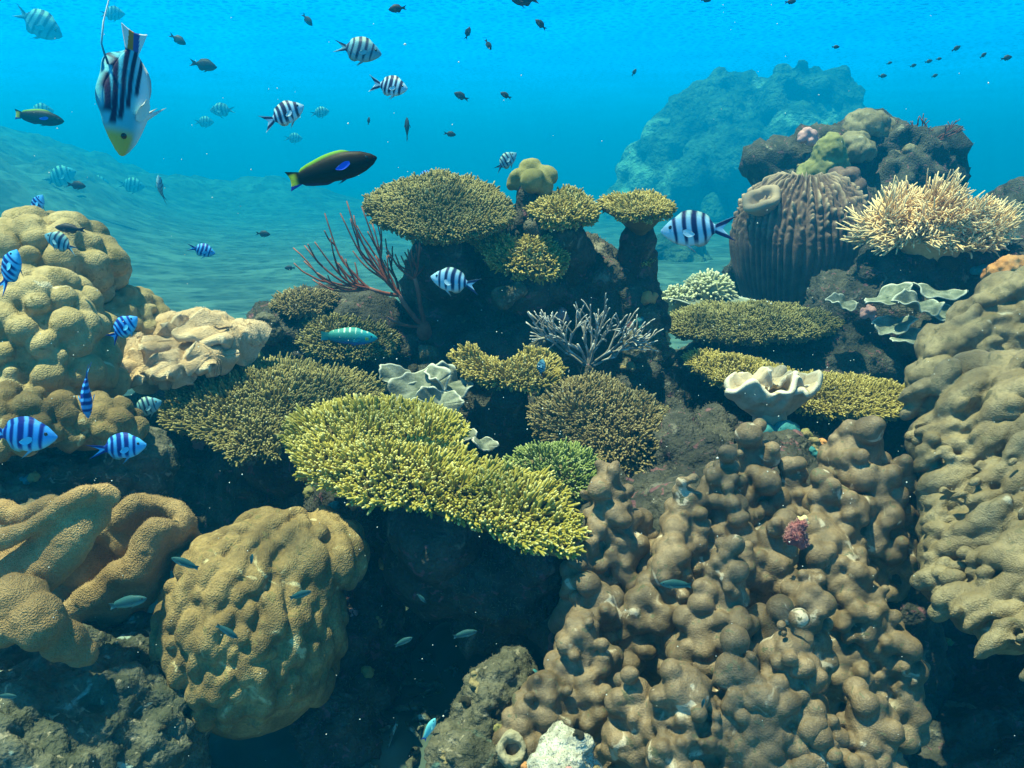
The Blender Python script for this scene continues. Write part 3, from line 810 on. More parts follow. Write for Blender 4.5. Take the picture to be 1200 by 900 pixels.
def in_poly(p, poly):
    x, y = p[:, 0], p[:, 1]; c = np.zeros(len(p), bool); j = len(poly) - 1
    for i in range(len(poly)):
        xi, yi = poly[i]; xj, yj = poly[j]
        c ^= ((yi > y) != (yj > y)) & (x < (xj - xi) * (y - yi) / (yj - yi + 1e-12) + xi); j = i
    return c

def poly_dist(p, poly):
    d = np.full(len(p), 1e9)
    for i in range(len(poly)):
        a, b = poly[i], poly[(i + 1) % len(poly)]
        t = np.clip(((p - a) @ (b - a)) / ((b - a) @ (b - a) + 1e-12), 0, 1)
        d = np.minimum(d, np.linalg.norm(p - a - t[:, None] * (b - a), axis=1))
    return d

def table_coral(label, outline, c, tilt, roll=0, dome=.02, m='t_olive', sp=.0105, L=.022, foot=None, foot_r=(.05, .09), group='branching table corals', protos=None, splay=1.3, rim=2, cone=.06, lump=.012, name='table_coral', inset=None):
    cx, cy, Y = c
    p0 = at(cx, cy, Y)
    n = np.array([math.sin(R(roll)), -math.sin(R(tilt)), 1.0]); n /= np.linalg.norm(n)
    u = np.array([1, 0, 0]) - n * n[0]; u /= np.linalg.norm(u); v = np.cross(n, u)
    poly = np.array([[np.dot(on_plane(x, y, p0, n) - p0, u), np.dot(on_plane(x, y, p0, n) - p0, v)] for x, y in outline])
    poly = spline(np.concatenate([poly[-2:], poly, poly[:2]]), 8 * (len(poly) + 4))[16:-16]
    cen = poly.mean(0)
    L *= 1.12; sp *= .88
    ins = L * .7 if inset is None else inset
    rad = np.linalg.norm(poly - cen, axis=1)
    poly = cen + (poly - cen) * np.maximum(.45, 1 - ins / rad)[:, None]
    rad = np.linalg.norm(poly - cen, axis=1)
    poly = cen + (poly - cen) * (1 + .05 * vnoise(np.stack([np.arange(len(poly)) * .45, np.zeros(len(poly)) + cx, np.zeros(len(poly))], 1)))[:, None]
    lo, hi = poly.min(0), poly.max(0)
    gx = np.arange(lo[0], hi[0], sp); gy = np.arange(lo[1], hi[1], sp * .87)
    G = np.array([(x + (sp / 2 if j % 2 else 0), y) for j, y in enumerate(gy) for x in gx])
    G = G + rng.normal(0, sp * .22, G.shape)
    G = G[in_poly(G, poly)]
    d = poly_dist(G, poly); Dm = d.max()
    def height(q, d):
        t = np.clip(d / Dm, 0, 1)
        return dome * (1 - (1 - t) ** 2) + lump * fbm(np.concatenate([q * 9, np.full((len(q), 1), cx * .1)], 1), 2) * np.minimum(1, t * 3)
    to3 = lambda q, h: p0 + q[:, 0:1] * u + q[:, 1:2] * v + h[:, None] * n
    # outward direction = towards the nearest rim
    eps = .004
    g0 = poly_dist(G + [eps, 0], poly) - poly_dist(G - [eps, 0], poly); g1 = poly_dist(G + [0, eps], poly) - poly_dist(G - [0, eps], poly)
    o2 = -np.stack([g0, g1], 1); o2 /= np.linalg.norm(o2, axis=1, keepdims=True) + 1e-9
    r2 = (G - cen); r2 = r2 / (np.linalg.norm(r2, axis=1, keepdims=True) + 1e-9)
    o2 = .5 * o2 + .5 * r2
    w = np.clip(1 - d / (Dm * .95), 0, 1) ** 1.2 * splay
    jit = rng.normal(0, .20, (len(G), 3)) + .45 * np.stack([vnoise(np.concatenate([G * 17, np.full((len(G), 1), k * 7.7 + cx)], 1)) for k in range(3)], 1)
    D = n + (o2[:, 0:1] * u + o2[:, 1:2] * v) * w[:, None] + jit
    h = height(G, d)
    cl = fbm(np.concatenate([G * 26, np.full((len(G), 1), cy * .37)], 1), 2)
    Ls = L * rng.uniform(.65, 1.25, len(G)) * (1 - .12 * np.clip(w, 0, 1)) * np.clip(1 + .38 * cl, .5, 1.45)
    P = to3(G, h); DD = [D]; PP = [P]; LL = [Ls]
    per = np.linalg.norm(np.diff(np.concatenate([poly, poly[:1]]), axis=0), axis=1).sum()
    for k in range(rim):
        m_ = int(per / sp * (1.05 - .12 * k))
        t = np.sort(rng.uniform(0, len(poly), m_)); i = t.astype(int) % len(poly); f = (t - t.astype(int))[:, None]
        q = poly[i] * (1 - f) + poly[(i + 1) % len(poly)] * f
        q = cen + (q - cen) * (1 - .03 * k)
        o = q - cen; o = o / np.linalg.norm(o, axis=1, keepdims=True)
        PP.append(to3(q, np.full(m_, -.006 * k)))
        DD.append((o[:, 0:1] * u + o[:, 1:2] * v) + n * (.45 - .42 * k) + rng.normal(0, .2, (m_, 3)))
        LL.append(L * rng.uniform(.6, 1.05, m_) * (1 - .15 * k))
    P, D, Ls = np.concatenate(PP), np.concatenate(DD), np.concatenate(LL)
    base = at(*foot) if foot else p0 - np.array([0, 0, .25])
    t = empty(name, tuple(base), label, 'coral', group)
    b = scatter(protos or (PRO_NEAR if Y < 2.2 else PRO_FAR), P, D, Ls, L * .86 * rng.uniform(.8, 1.2, len(P)))
    b.out('branchlet_canopy', M[m], t, tuple(base))
    # plate: domed top, conical underside
    K = len(poly); rings = [1, .97, .8, .6, .4, .2]
    V = []; 
    for f in rings:
        q = cen + (poly - cen) * f
        dd = np.minimum(poly_dist(q, poly), Dm) * (1 if f < 1 else 0)
        V.append(to3(q, height(q, dd) - .002 if f < 1 else np.full(K, -.003)))
    V.append(to3(cen[None], height(cen[None], np.array([Dm])) - .002))
    c0 = sum(len(x) for x in V) - 1
    cent3 = to3(cen[None], np.zeros(1))[0]
    dwn = np.array([0, 0, -1.0])
    und = [1, .9, .7, .45, .25]
    for f in und:
        q = cen + (poly - cen) * f
        x = to3(q, np.full(K, -.012)) + dwn * (cone * (1 - f) ** 1.4)
        V.append(x + (fbm(x * 25, 3) * .006 * (f < 1))[:, None] * dwn)
    V.append((cent3 + dwn * (cone + .02))[None]); c1 = c0 + len(und) * K + 1
    F = []; idx = np.arange(K); nx_ = (idx + 1) % K
    for r_ in range(len(rings) - 1):
        F.append(np.stack([r_ * K + idx, r_ * K + nx_, (r_ + 1) * K + nx_, (r_ + 1) * K + idx], 1))
    u0 = c0 + 1
    F.append(np.stack([idx, u0 + idx, u0 + nx_, nx_], 1))
    for r_ in range(len(und) - 1):
        F.append(np.stack([u0 + r_ * K + idx, u0 + (r_ + 1) * K + idx, u0 + (r_ + 1) * K + nx_, u0 + r_ * K + nx_], 1))
    T = np.concatenate([np.stack([(len(rings) - 1) * K + idx, (len(rings) - 1) * K + nx_, np.full(K, c0)], 1), np.stack([u0 + (len(und) - 1) * K + nx_, u0 + (len(und) - 1) * K + idx, np.full(K, c1)], 1)])
    build('plate', np.concatenate(V), [np.concatenate(F), T], M['plate'], t, tuple(base))
    if foot:
        top = cent3 + dwn * (cone * .3 + foot_r[0] * 1.15 + .012)
        bl = capsule(top, (top + base) / 2, foot_r[0] * 1.15, foot_r[0]) + capsule((top + base) / 2, base, foot_r[0], foot_r[1])
        solid('stalk', bl, .008, .01, M['rock'], None, None, parent=t, noise=[(.014, 12, 3), (.005, 45, 2)])
    return t

table_coral('bright yellow green table coral spread over the dark overhang in the reef centre', [(332, 522), (340, 497), (370, 480), (420, 471), (470, 473), (525, 482), (545, 500), (538, 522), (575, 545), (620, 560), (655, 575), (685, 608), (690, 636), (660, 652), (615, 642), (570, 622), (510, 604), (465, 596), (420, 590), (378, 572), (345, 552)],
            (510, 560, 1.5), 17, 4, dome=.02, m='t_yellow', foot=(520, 650, 1.6), foot_r=(.08, .12), L=.026, sp=.0108, lump=.016)
table_coral('green rounded branching coral tucked behind the end of the yellow table coral', [(583, 552), (610, 530), (645, 524), (690, 532), (706, 552), (700, 577), (670, 590), (640, 584), (610, 572)], (645, 558, 1.68), 22, 0, dome=.035, m='t_green', foot=(650, 620, 1.7), L=.022)
table_coral('broad olive table coral spread behind the yellow one', [(183, 485), (205, 457), (250, 437), (320, 426), (390, 432), (440, 447), (455, 462), (435, 478), (400, 488), (360, 494), (335, 512), (322, 540), (300, 534), (278, 545), (250, 524), (215, 508), (190, 500)],
            (320, 476, 1.95), 16, 2, dome=.03, m='t_olive', foot=(300, 560, 2.0), foot_r=(.08, .12), L=.026)
table_coral('dome of bushy brown branching coral above the lobed coral pillar', [(617, 482), (640, 458), (690, 449), (750, 465), (800, 500), (812, 530), (790, 553), (740, 561), (690, 547), (650, 525), (622, 507)], (715, 505, 1.98), 24, 6, dome=.06, m='t_brown', foot=(720, 590, 2.0), foot_r=(.08, .1), L=.026, rim=3)
table_coral('small curved pale yellow branching coral beside the grey curled plate coral', [(525, 420), (545, 411), (572, 426), (600, 430), (618, 414), (642, 416), (663, 435), (650, 452), (610, 459), (570, 451), (540, 440)], (592, 436, 2.12), 20, 0, dome=.015, m='t_gold', foot=(595, 500, 2.2), foot_r=(.04, .06), L=.026)
table_coral('highest and widest olive table coral on top of the rock stack', [(427, 243), (445, 225), (480, 214), (530, 211), (575, 222), (603, 243), (600, 258), (570, 272), (530, 280), (480, 276), (440, 262)], (515, 246, 2.45), 17, 0, dome=.04, m='t_olive', foot=(525, 330, 2.55), foot_r=(.09, .1), L=.024, rim=4, cone=.12)
table_coral('golden table coral on the stack beside the knob shaped coral', [(617, 250), (640, 237), (675, 234), (700, 243), (701, 256), (670, 262), (635, 262)], (660, 249, 2.42), 12, 0, dome=.02, m='t_gold', foot=(665, 310, 2.5), foot_r=(.05, .08), L=.026, rim=3)
table_coral('mushroom shaped golden table coral on a slender stalk standing clear of the stack', [(701, 241), (730, 235), (765, 235), (793, 242), (780, 251), (750, 254), (720, 251)], (748, 243, 2.5), 5, -2, dome=.012, m='t_gold', foot=(748, 320, 2.55), foot_r=(.03, .055), L=.022, rim=3, cone=.09)
table_coral('golden bushy branching coral on the face of the stack under the knob coral', [(552, 285), (575, 275), (600, 285), (630, 282), (660, 292), (667, 310), (650, 325), (610, 325), (570, 308)], (610, 301, 2.38), 34, 0, dome=.03, m='t_gold', foot=(610, 345, 2.5), foot_r=(.06, .06), L=.026, rim=3)
table_coral('tiny yellow branching coral jutting from the side of the stack', [(747, 300), (757, 297), (768, 303), (764, 310), (752, 311)], (757, 304, 2.52), 15, 8, dome=.006, m='t_gold', foot=(745, 318, 2.55), foot_r=(.015, .02), L=.018, rim=2, cone=.02)
table_coral('small brown table coral at the edge of open water behind the red sea whip', [(315, 361), (335, 348), (370, 344), (397, 350), (380, 364), (340, 370)], (355, 357, 2.5), 12, -3, dome=.02, m='t_brown', foot=(370, 400, 2.55), foot_r=(.05, .06), L=.022)
table_coral('shaded olive bushy coral behind the green parrotfish', [(345, 388), (380, 370), (430, 372), (465, 390), (460, 414), (420, 424), (370, 419), (350, 406)], (405, 396, 2.42), 28, 0, dome=.03, m='t_olive', foot=(410, 440, 2.5), foot_r=(.06, .07), L=.024)
table_coral('long flat olive table coral in front of the dark base of the barrel sponge', [(772, 382), (800, 366), (850, 361), (920, 363), (970, 373), (986, 383), (960, 394), (900, 399), (830, 398), (785, 393)], (880, 380, 2.9), 6, -1, dome=.03, m='t_olive', foot=(890, 440, 3.0), foot_r=(.1, .12), L=.024, rim=3)
table_coral('long flat pale olive table coral just behind the pale leather coral', [(800, 426), (820, 416), (870, 422), (930, 437), (1000, 446), (1060, 459), (1083, 475), (1060, 488), (1000, 490), (940, 480), (880, 462), (830, 446)], (945, 453, 2.25), 9, 5, dome=.02, m='t_gold', foot=(960, 520, 2.35), foot_r=(.1, .12), L=.021, rim=3)
# ------------------------------------------------------------ leather corals
def ruffle_cap(c, Rr, nr, amp, th, rise=0.0, tilt=(0, 0), ph=0.0, power=2.0, asp=1.0, wob=.12, pe=1.6, rmin=0.0, roll=0.0):
    """Spheres along a folded dish: rise>0 is a funnel, rise<0 a drooping cap."""
    out = []; c = np.asarray(c, float)
    Mx = np.array(Euler((R(tilt[0]), R(tilt[1]), R(roll))).to_matrix())
    r = rmin
    while r <= 1.0001:
        n = max(1, int(2 * math.pi * r * Rr / (th * .8)))
        for j in range(n):
            a = 6.2832 * j / n
            k = Rr * r * (1 + wob * math.sin(2 * a + ph * 1.7) * r + .06 * math.sin(nr * a * 2 + ph) * r)
            z = rise * r ** pe + amp * r ** power * (math.sin(nr * a + ph) + .35 * math.sin((nr * 2 + 1) * a + 2 * ph))
            p = Mx @ np.array([math.cos(a) * k, math.sin(a) * k * asp, z])
            out.append((*(c + p), th * (1.12 if r > .93 else 1)))
        r += th * .75 / Rr
    return out

def ruffle_sheet(c, Rr, th, nr, amp, rise, tilt, ph, asp=.8, a0=0, a1=360, pe=1.6, rmin=.05, roll=0, wob=.15, taper=.55, nr_=16, na=72, power=2):
    Mx = np.array(Euler((R(tilt[0]), R(tilt[1]), R(roll))).to_matrix())
    r = np.linspace(rmin, 1, nr_)[:, None]; a = np.radians(np.linspace(a0, a1, na))[None]
    k = Rr * r * (1 + wob * np.sin(2 * a + ph) * r + .08 * np.sin(5 * a + ph * 3) * r + .04 * np.sin(13 * a + ph * 2) * r ** 2)
    z = rise * r ** pe + amp * r ** power * (np.sin(nr * a + ph) + .5 * np.sin((nr * 2 + 1) * a + 2 * ph))
    G = np.stack([np.cos(a) * k, np.sin(a) * k * asp, z], -1)
    gu = np.gradient(G, axis=0); gv = np.gradient(G, axis=1)
    N = np.cross(gu, gv); N /= np.linalg.norm(N, axis=-1, keepdims=True) + 1e-12
    t = th * (1 - taper * r ** 4)[..., None]
    top = (G + N * t).reshape(-1, 3); bot = (G - N * t).reshape(-1, 3)
    V = np.concatenate([top, bot]) @ Mx.T + np.asarray(c)
    i = np.arange(nr_ * na).reshape(nr_, na); o = nr_ * na
    q = np.stack([i[:-1, :-1], i[1:, :-1], i[1:, 1:], i[:-1, 1:]], -1).reshape(-1, 4)
    F = [q, q[:, ::-1] + o]
    for e in (i[-1], i[0][::-1], i[:, 0], i[:, -1][::-1]):
        F.append(np.stack([e[:-1], e[:-1] + o, e[1:] + o, e[1:]], 1))
    V = V + vnoise(V * 45)[:, None] * th * .5
    tip = np.tile(np.repeat((r[:, 0] ** 5), na), 2)
    return V, np.concatenate(F), tip


def leather_lobes(name, label, Y, m, lobes, th, stalk=None, fuzz=900, base_y=30, power=2):
    """Folded fleshy lobes, each a part, on one fleshy base."""
    x0, y0 = lobes[0][0], lobes[0][1] + base_y
    t = empty(name, tuple(at(x0, y0, Y + .04)), label, 'soft coral')
    for (x, y, dy, r, nr, amp, rise, ti, ph, asp, roll) in lobes:
        c = at(x, y, Y + dy)
        V, F, tp = ruffle_sheet(c, px(r, Y), px(th, Y), nr, px(amp, Y), px(rise, Y), ti, ph, asp, 0, 361, 1.5, .03, roll, .2, .35, 34, 150, power)
        N = vnormals(V, F)
        V = V + N * (px(1.1, Y) * fbm(V * 22, 3) + px(.35, Y) * vnoise(V * 160))[:, None]
        o = build('lobe', V, F, M[m], t, tuple(t.location), {'tip': tp * .8})
        if fuzz:
            turf(o, V, F, fuzz, (px(1.3, Y), px(2.8, Y)), m + '_fuzz', zmin=-.3, nm='polyp_turf', tw=.5)
    if stalk:
        solid('stalk', [(*at(a, b_, Y + d), px(q, Y)) for a, b_, d, q in stalk], px(2.2, Y), px(3, Y), M[m], None, None, parent=t, noise=[(px(1.6, Y), 20, 3)])
    return t

M['leather_fuzz'] = mat('leather_polyps', (0.50, 0.33, 0.18, 1), (0.62, 0.45, 0.28, 1), 9, bump=0, tip=(.74, .58, .38, 1))
M['leather_orange_fuzz'] = mat('leather_orange_polyps', (0.34, 0.21, 0.085, 1), (0.46, 0.30, 0.13, 1), 9, bump=0, tip=(.58, .40, .19, 1))
M['leather_brown_fuzz'] = mat('leather_brown_polyps', (0.24, 0.155, 0.065, 1), (0.34, 0.225, 0.10, 1), 9, bump=0, tip=(.44, .31, .16, 1))
Y = 1.9
leather_lobes('leather_coral', 'pale cream leather coral with a ruffled rim on a short stalk', Y, 'leather_pale',
    [(904, 490, 0, 52, 5, 7, 44, (-4, -2), .8, .75, 10), (880, 452, .0, 24, 3, 8, 6, (24, -24), 1.8, .8, 0), (932, 456, .0, 26, 3, 8, 8, (26, 16), .2, .8, 60), (905, 446, .03, 22, 3, 7, 4, (20, 0), 1.2, .8, 60)], 4.5,
    [(902, 484, 0, 18), (903, 492, 0, 18), (903, 502, .01, 17), (902, 512, .02, 17), (902, 522, .03, 18)], 0, 36)
solid('teal_sponge', capsule(at(893, 506, Y - .05), at(890, 515, Y - .05), px(12, Y), px(13, Y)) + capsule(at(922, 505, Y - .05), at(926, 520, Y - .05), px(13, Y), px(11, Y)), px(2.2, Y), px(3, Y), M['teal'], 'teal blue encrusting sponge at the foot of the pale leather coral', 'sponge', noise=[(px(3, Y), 30, 3)])
rock('small grey rock between the pale leather coral and the lobed coral', [(935, 528, 1.85, 24, .05, 24), (925, 545, 1.8, 24, .05, 22)], h=.005, s=.006, m='rock_pale', noise=[(.01, 20, 3), (.005, 60, 3)], fuzz=500)

def curtain(bl, Y, drops):
    out = list(bl)
    for (x, y, z, r) in bl[::2]:
        for (dz, dy, k) in drops: out.append((x, y + dy, z - px(dz, Y), r * k))
    return out

def polyps(o, V, F, n, ln, m):
    turf(o, V, F, n, ln, m, zmin=-.45, nm='polyp_turf', tw=.5)

def leather(bl, Y, m, label, fuzz, h=1.6, s=.8, noise=None, name='leather_coral'):
    V, F = melt(bl, px(h, Y), px(s, Y), 2)
    for a, f in (noise or [(px(1.8, Y), 18), (px(.7, Y), 60)]): V = rough(V, F, a, f, 3)
    o = build(name, V, F, M[m], None, (V[:, 0].mean(), V[:, 1].mean(), V[:, 2].min())); tag(o, label, 'soft coral')
    polyps(o, V, F, fuzz, (px(1.6, Y), px(3.4, Y)), m + '_fuzz')
    return o

Y = 2.0
leather_lobes('leather_coral', 'tan leather coral of stacked thick folds beside the humped boulder corals', Y, 'leather', [
    (212, 402, .0, 40, 4, 13, 2, (46, 0), .2, .8, 20), (200, 378, .06, 38, 3, 10, -14, (34, -6), .5, .8, 0), (244, 372, .10, 30, 3, 6, -16, (32, 5), 1.5, .8, 30), (268, 388, .02, 42, 3, 13, -14, (42, 14), 2.4, .8, 60),
    (160, 400, -.01, 34, 3, 11, -12, (38, -12), 3.3, .8, 90), (166, 430, -.07, 32, 4, 12, -4, (48, 8), 1.1, .8, 20), (140, 424, -.04, 24, 3, 7, -12, (38, -15), 2.1, .8, 0), (292, 384, .05, 22, 3, 6, -12, (28, 18), 0, .8, 0), (206, 428, -.09, 26, 3, 9, -6, (52, -10), 2.9, .8, 45), (246, 418, -.06, 26, 3, 9, -8, (50, 10), .9, .8, 45)], 6.5,
    [(210, 432, .08, 26), (170, 442, .06, 22), (255, 425, .09, 26), (280, 415, .1, 20), (215, 450, .07, 22)], 1100)

Y = 1.24
def P(x, y, dy=0): return at(x, y, Y + dy)
bl = []
for k, (dx, dy, r) in enumerate([(0, 0, 10), (7, 16, 14), (11, 34, 20), (13, 54, 22)]):
    bl += path_blobs([P(-45 + dx * .3, 665 + dy, -.015 * k), P(0 + dx, 650 + dy * .9, -.012 * k), P(40 + dx, 628 + dy * .8, -.01 * k), P(75 + dx * .8, 600 + dy * .6, -.01 * k), P(100 + dx * .4, 584 + dy * .3, 0)], [px(r, Y)] * 5)
bl += path_blobs([P(-40, 640, -.04), P(10, 630, -.04), P(48, 612, -.04), P(80, 588, -.03), P(104, 576, -.02)], [px(7, Y)] * 5)
bl += path_blobs([P(-40, 622, -.0), P(0, 600, .02), P(30, 606, .01), P(60, 590, .0)], [px(q, Y) for q in (16, 14, 12, 10)])
bl += [(*P(126, 578, .02), px(13, Y)), (*P(112, 580, .0), px(14, Y)), (*P(134, 582, .02), px(8, Y))]
leather(bl, Y, 'leather_orange', 'orange tan leather coral fold sweeping in from the edge', 9000, 2.0, 3.2, [(px(5, Y), 13), (px(1.0, Y), 60)])
Y = 1.38
bl = path_blobs([P(138, 612), P(152, 596, .01), P(174, 590, .03), P(200, 594, .03), P(216, 608, .01), P(208, 624), P(194, 618, -.03), P(178, 626, -.04), P(170, 650, -.05), P(158, 670, -.06), P(136, 676, -.06), P(124, 692, -.06), P(98, 706, -.06), P(82, 722, -.05)],
                [px(r, Y) for r in (9, 11, 12, 12, 10, 8, 9, 11, 13, 15, 13, 13, 14, 13)])
bl += path_blobs([P(143, 640), P(130, 618, .01), P(106, 614, .02), P(82, 634, .02), P(68, 662, 0)], [px(r, Y) for r in (10, 11, 12, 13, 12)])
bl = curtain(bl, Y, [(9, .012, 1.02), (18, .022, 1.05), (29, .03, 1.05), (42, .04, .95)])
for (x, y, dy, r) in [(160, 618, .035, 34), (190, 612, .045, 26), (112, 650, .03, 40), (140, 705, .02, 38), (110, 735, .02, 30), (80, 690, .04, 34), (190, 640, .06, 30)]:
    bl.append((*P(x, y + 6, dy + .02), px(r * .9, Y)))
leather(bl, Y, 'leather_brown', 'brown leather coral with winding finger thick folds beside the brain coral', 12000, 2.0, 2.2, [(px(4.5, Y), 18), (px(1.1, Y), 60)])
Y = 1.12
bl = [(*P(x, y, dy), px(r, Y)) for (x, y, dy, r) in [(20, 700, .02, 30), (45, 730, .0, 32), (5, 735, 0, 28), (75, 752, .02, 28), (95, 768, .03, 20), (35, 705, .03, 26), (-20, 715, .02, 34)]]
leather(bl, Y, 'leather_brown', 'fuzzy brown bulbous soft coral below the sweeping leather coral fold', 9000, 2.2, 4, [(px(6, Y), 16), (px(1.5, Y), 60)], 'bulb_coral')

# ------------------------------------------------------------ thin curled plates
def plates(name, label, lst, Y, m='folio', group=None, cat='coral', part='plate'):
    t = None
    for (x, y, dy, r, nr, amp, rise, ti, ph, asp) in lst:
        if t is None:
            t = empty(name, tuple(at(lst[0][0], lst[0][1] + 20, Y)), label, cat, group)
        V, F, tp = ruffle_sheet(at(x, y, Y + dy), px(r, Y), .0035, nr, px(amp, Y), px(rise, Y), ti, ph, asp)
        build(part, V, F, M[m], t, tuple(t.location), {'tip': tp})
    return t
plates('plate_coral', 'grey curled plate coral with pale wavy rims under the rock stack', [(492, 458, .0, 36, 3, 7, 10, (38, -14), .4, .8), (523, 452, .02, 26, 3, 7, 12, (30, 24), 1.9, .8), (468, 443, .04, 24, 2, 4, 5, (42, 10), 2.8, .6), (512, 474, -.05, 26, 3, 6, 10, (45, 10), .9, .7)], 2.08)
plates('plate_coral', 'tangle of grey curled plate coral under the pale yellow soft coral', [(1040, 350, .02, 26, 2, 5, 4, (16, -18), .5, .7), (1072, 360, -.04, 24, 3, 6, 8, (28, 12), 1.5, .7), (1100, 344, .02, 28, 2, 5, 3, (14, 6), 2.2, .6), (1048, 382, -.02, 22, 2, 4, 4, (30, -20), 3.0, .7), (1108, 372, -.03, 24, 2, 4, 5, (24, 10), 4.1, .6), (1066, 398, -.06, 22, 2, 4, 4, (20, -10), .1, .6), (985, 358, .1, 16, 3, 4, 6, (28, 10), 2.1, .8)], 2.65)
plates('plate_coral', 'thin brown plate coral with a pale rim behind the long flat table coral', [(835, 357, 0, 42, 2, 3, 4, (12, 2), 1.2, .5)], 3.2)
plates('plate_coral', 'pale twisted plate coral stuck behind the yellow table coral', [(566, 522, 0, 15, 2, 4, 5, (30, 20), .3, .7), (548, 512, .03, 12, 2, 3, 4, (30, -10), 1.3, .7)], 1.72)

# ------------------------------------------------------------ red sea whip and pale twig coral
def wig(p, q, n, sag, j):
    p, q = np.asarray(p, float), np.asarray(q, float); L = np.linalg.norm(q - p)
    t = np.linspace(0, 1, n)[:, None]
    x = p + (q - p) * t - np.array([0, 0, 1.0]) * sag * L * np.sin(math.pi * t)
    w = np.stack([vnoise(np.stack([np.linspace(0, 2.5, n) + rng.uniform(0, 50), np.full(n, k * 9.1), np.full(n, .5)], 1)) for k in range(3)], 1)
    return x + w * L * j * np.sin(math.pi * np.clip(t * .9 + .05, 0, 1)) * .8 * (t > 0)

def sea_whip():
    Y = 2.34
    root = at(497, 382, Y + .03)
    o = empty('sea_whip', tuple(root), 'dark red branching sea whip fanning out beside the rock stack', 'sea whip')
    b = Bag()
    A, B_, C_ = at(468, 346, Y), at(433, 338, Y - .02), at(486, 326, Y)
    s = px(1, Y)
    b.tube(wig(root, A, 8, .08, .05), np.linspace(3.4, 2.6, 8) * s, 7)
    b.tube(wig(A, B_, 6, .05, .05), np.linspace(2.6, 2.0, 6) * s, 7)
    b.tube(wig(root, C_, 8, -.05, .08), np.linspace(3.0, 2.2, 8) * s, 7)
    b.tube(wig(root, at(455, 372, Y), 7, .1, .1), np.linspace(2.2, 1.5, 7) * s, 6)
    def twig(p, q, r0, r1, sag, depth=1):
        pts = wig(p, q, 12, sag, .07); b.tube(pts, np.linspace(r0, r1, 12) * s, 6)
        if depth:
            for k in range(rng.integers(1, 4)):
                i = rng.integers(3, 9); d = pts[-1] - pts[i]
                ang = rng.choice([-1, 1]) * rng.uniform(.18, .5); c, s2 = math.cos(ang), math.sin(ang)
                d2 = np.array([d[0] * c - d[2] * s2, d[1] + rng.normal(0, .02), d[0] * s2 + d[2] * c]) * rng.uniform(.5, .95)
                twig(pts[i], pts[i] + d2, r0 * .75, r1, sag * .7, depth - 1)
    for (x, y) in [(343, 291), (357, 288), (369, 284), (381, 250), (392, 305), (372, 320), (400, 300)]:
        twig(B_, at(x, y, Y + rng.normal(0, .04)), 1.7, .8, .16)
    for (x, y) in [(399, 250), (407, 236), (424, 243), (418, 268), (436, 262), (452, 280), (440, 300)]:
        twig(A, at(x, y, Y + rng.normal(0, .05)), 1.8, .8, .10)
    for (x, y) in [(478, 292), (492, 284), (470, 300), (452, 290), (502, 300), (474, 318)]:
        twig(C_, at(x, y, Y + rng.normal(0, .03)), 1.7, .9, .08)
    b.out('branch_canopy', M['fan'], o, tuple(root))
    solid('holdfast', [(*root, .016), (*(root - [0, 0, .02]), .022)], .004, .004, M['fan'], None, None, parent=o)
sea_whip()

def twig_coral(label, cx, cy, Y, w, hgt, n, m='twig', rad=1.7, root=None, name='twig_coral', flat=.5, cat='coral', group=None):
    rt = at(*(root or (cx, cy + hgt * .5)), Y)
    o = empty(name, tuple(rt), label, cat, group)
    b = Bag(); s = px(1, Y)
    def grow(p, d, L, r, lev):
        q = p + d * L
        pts = wig(p, q, 6, -.05, .10); b.tube(pts, np.linspace(r, r * .72, 6) * s, 6)
        if lev == 0: return
        for k in range(rng.integers(2, 4)):
            d2 = d + rng.normal(0, .42, 3) * np.array([1, .5, .8]) + np.array([0, 0, .16]); d2 /= np.linalg.norm(d2)
            grow(pts[rng.integers(3, 6)], d2, L * rng.uniform(.6, .9), r * .8, lev - 1)
    for k in range(n):
        a = -1.15 + 2.3 * (k + .5) / n + rng.normal(0, .1)
        d = np.array([math.sin(a), rng.normal(-.25, .25), math.cos(a)]); d /= np.linalg.norm(d)
        L = px(.30 * (w * abs(math.sin(a)) + hgt * abs(math.cos(a))), Y)
        grow(rt, d, L, rad, 3)
    b.out('branch_canopy', M[m], o, tuple(rt))
    solid('holdfast', [(*rt, px(7, Y)), (*(rt - [0, 0, px(8, Y)]), px(10, Y))], .004, .005, M['rock'], None, None, parent=o)
twig_coral('pale grey bushy twig coral growing on the rock stack above the brown bushy coral', 684, 385, 2.3, 84, 90, 8, root=(690, 432))
twig_coral('small bristly brown twig coral jutting from the bank beyond the barrel sponge', 1085, 170, 4.3, 60, 26, 6, m='fan', rad=1.2, root=(1072, 178))

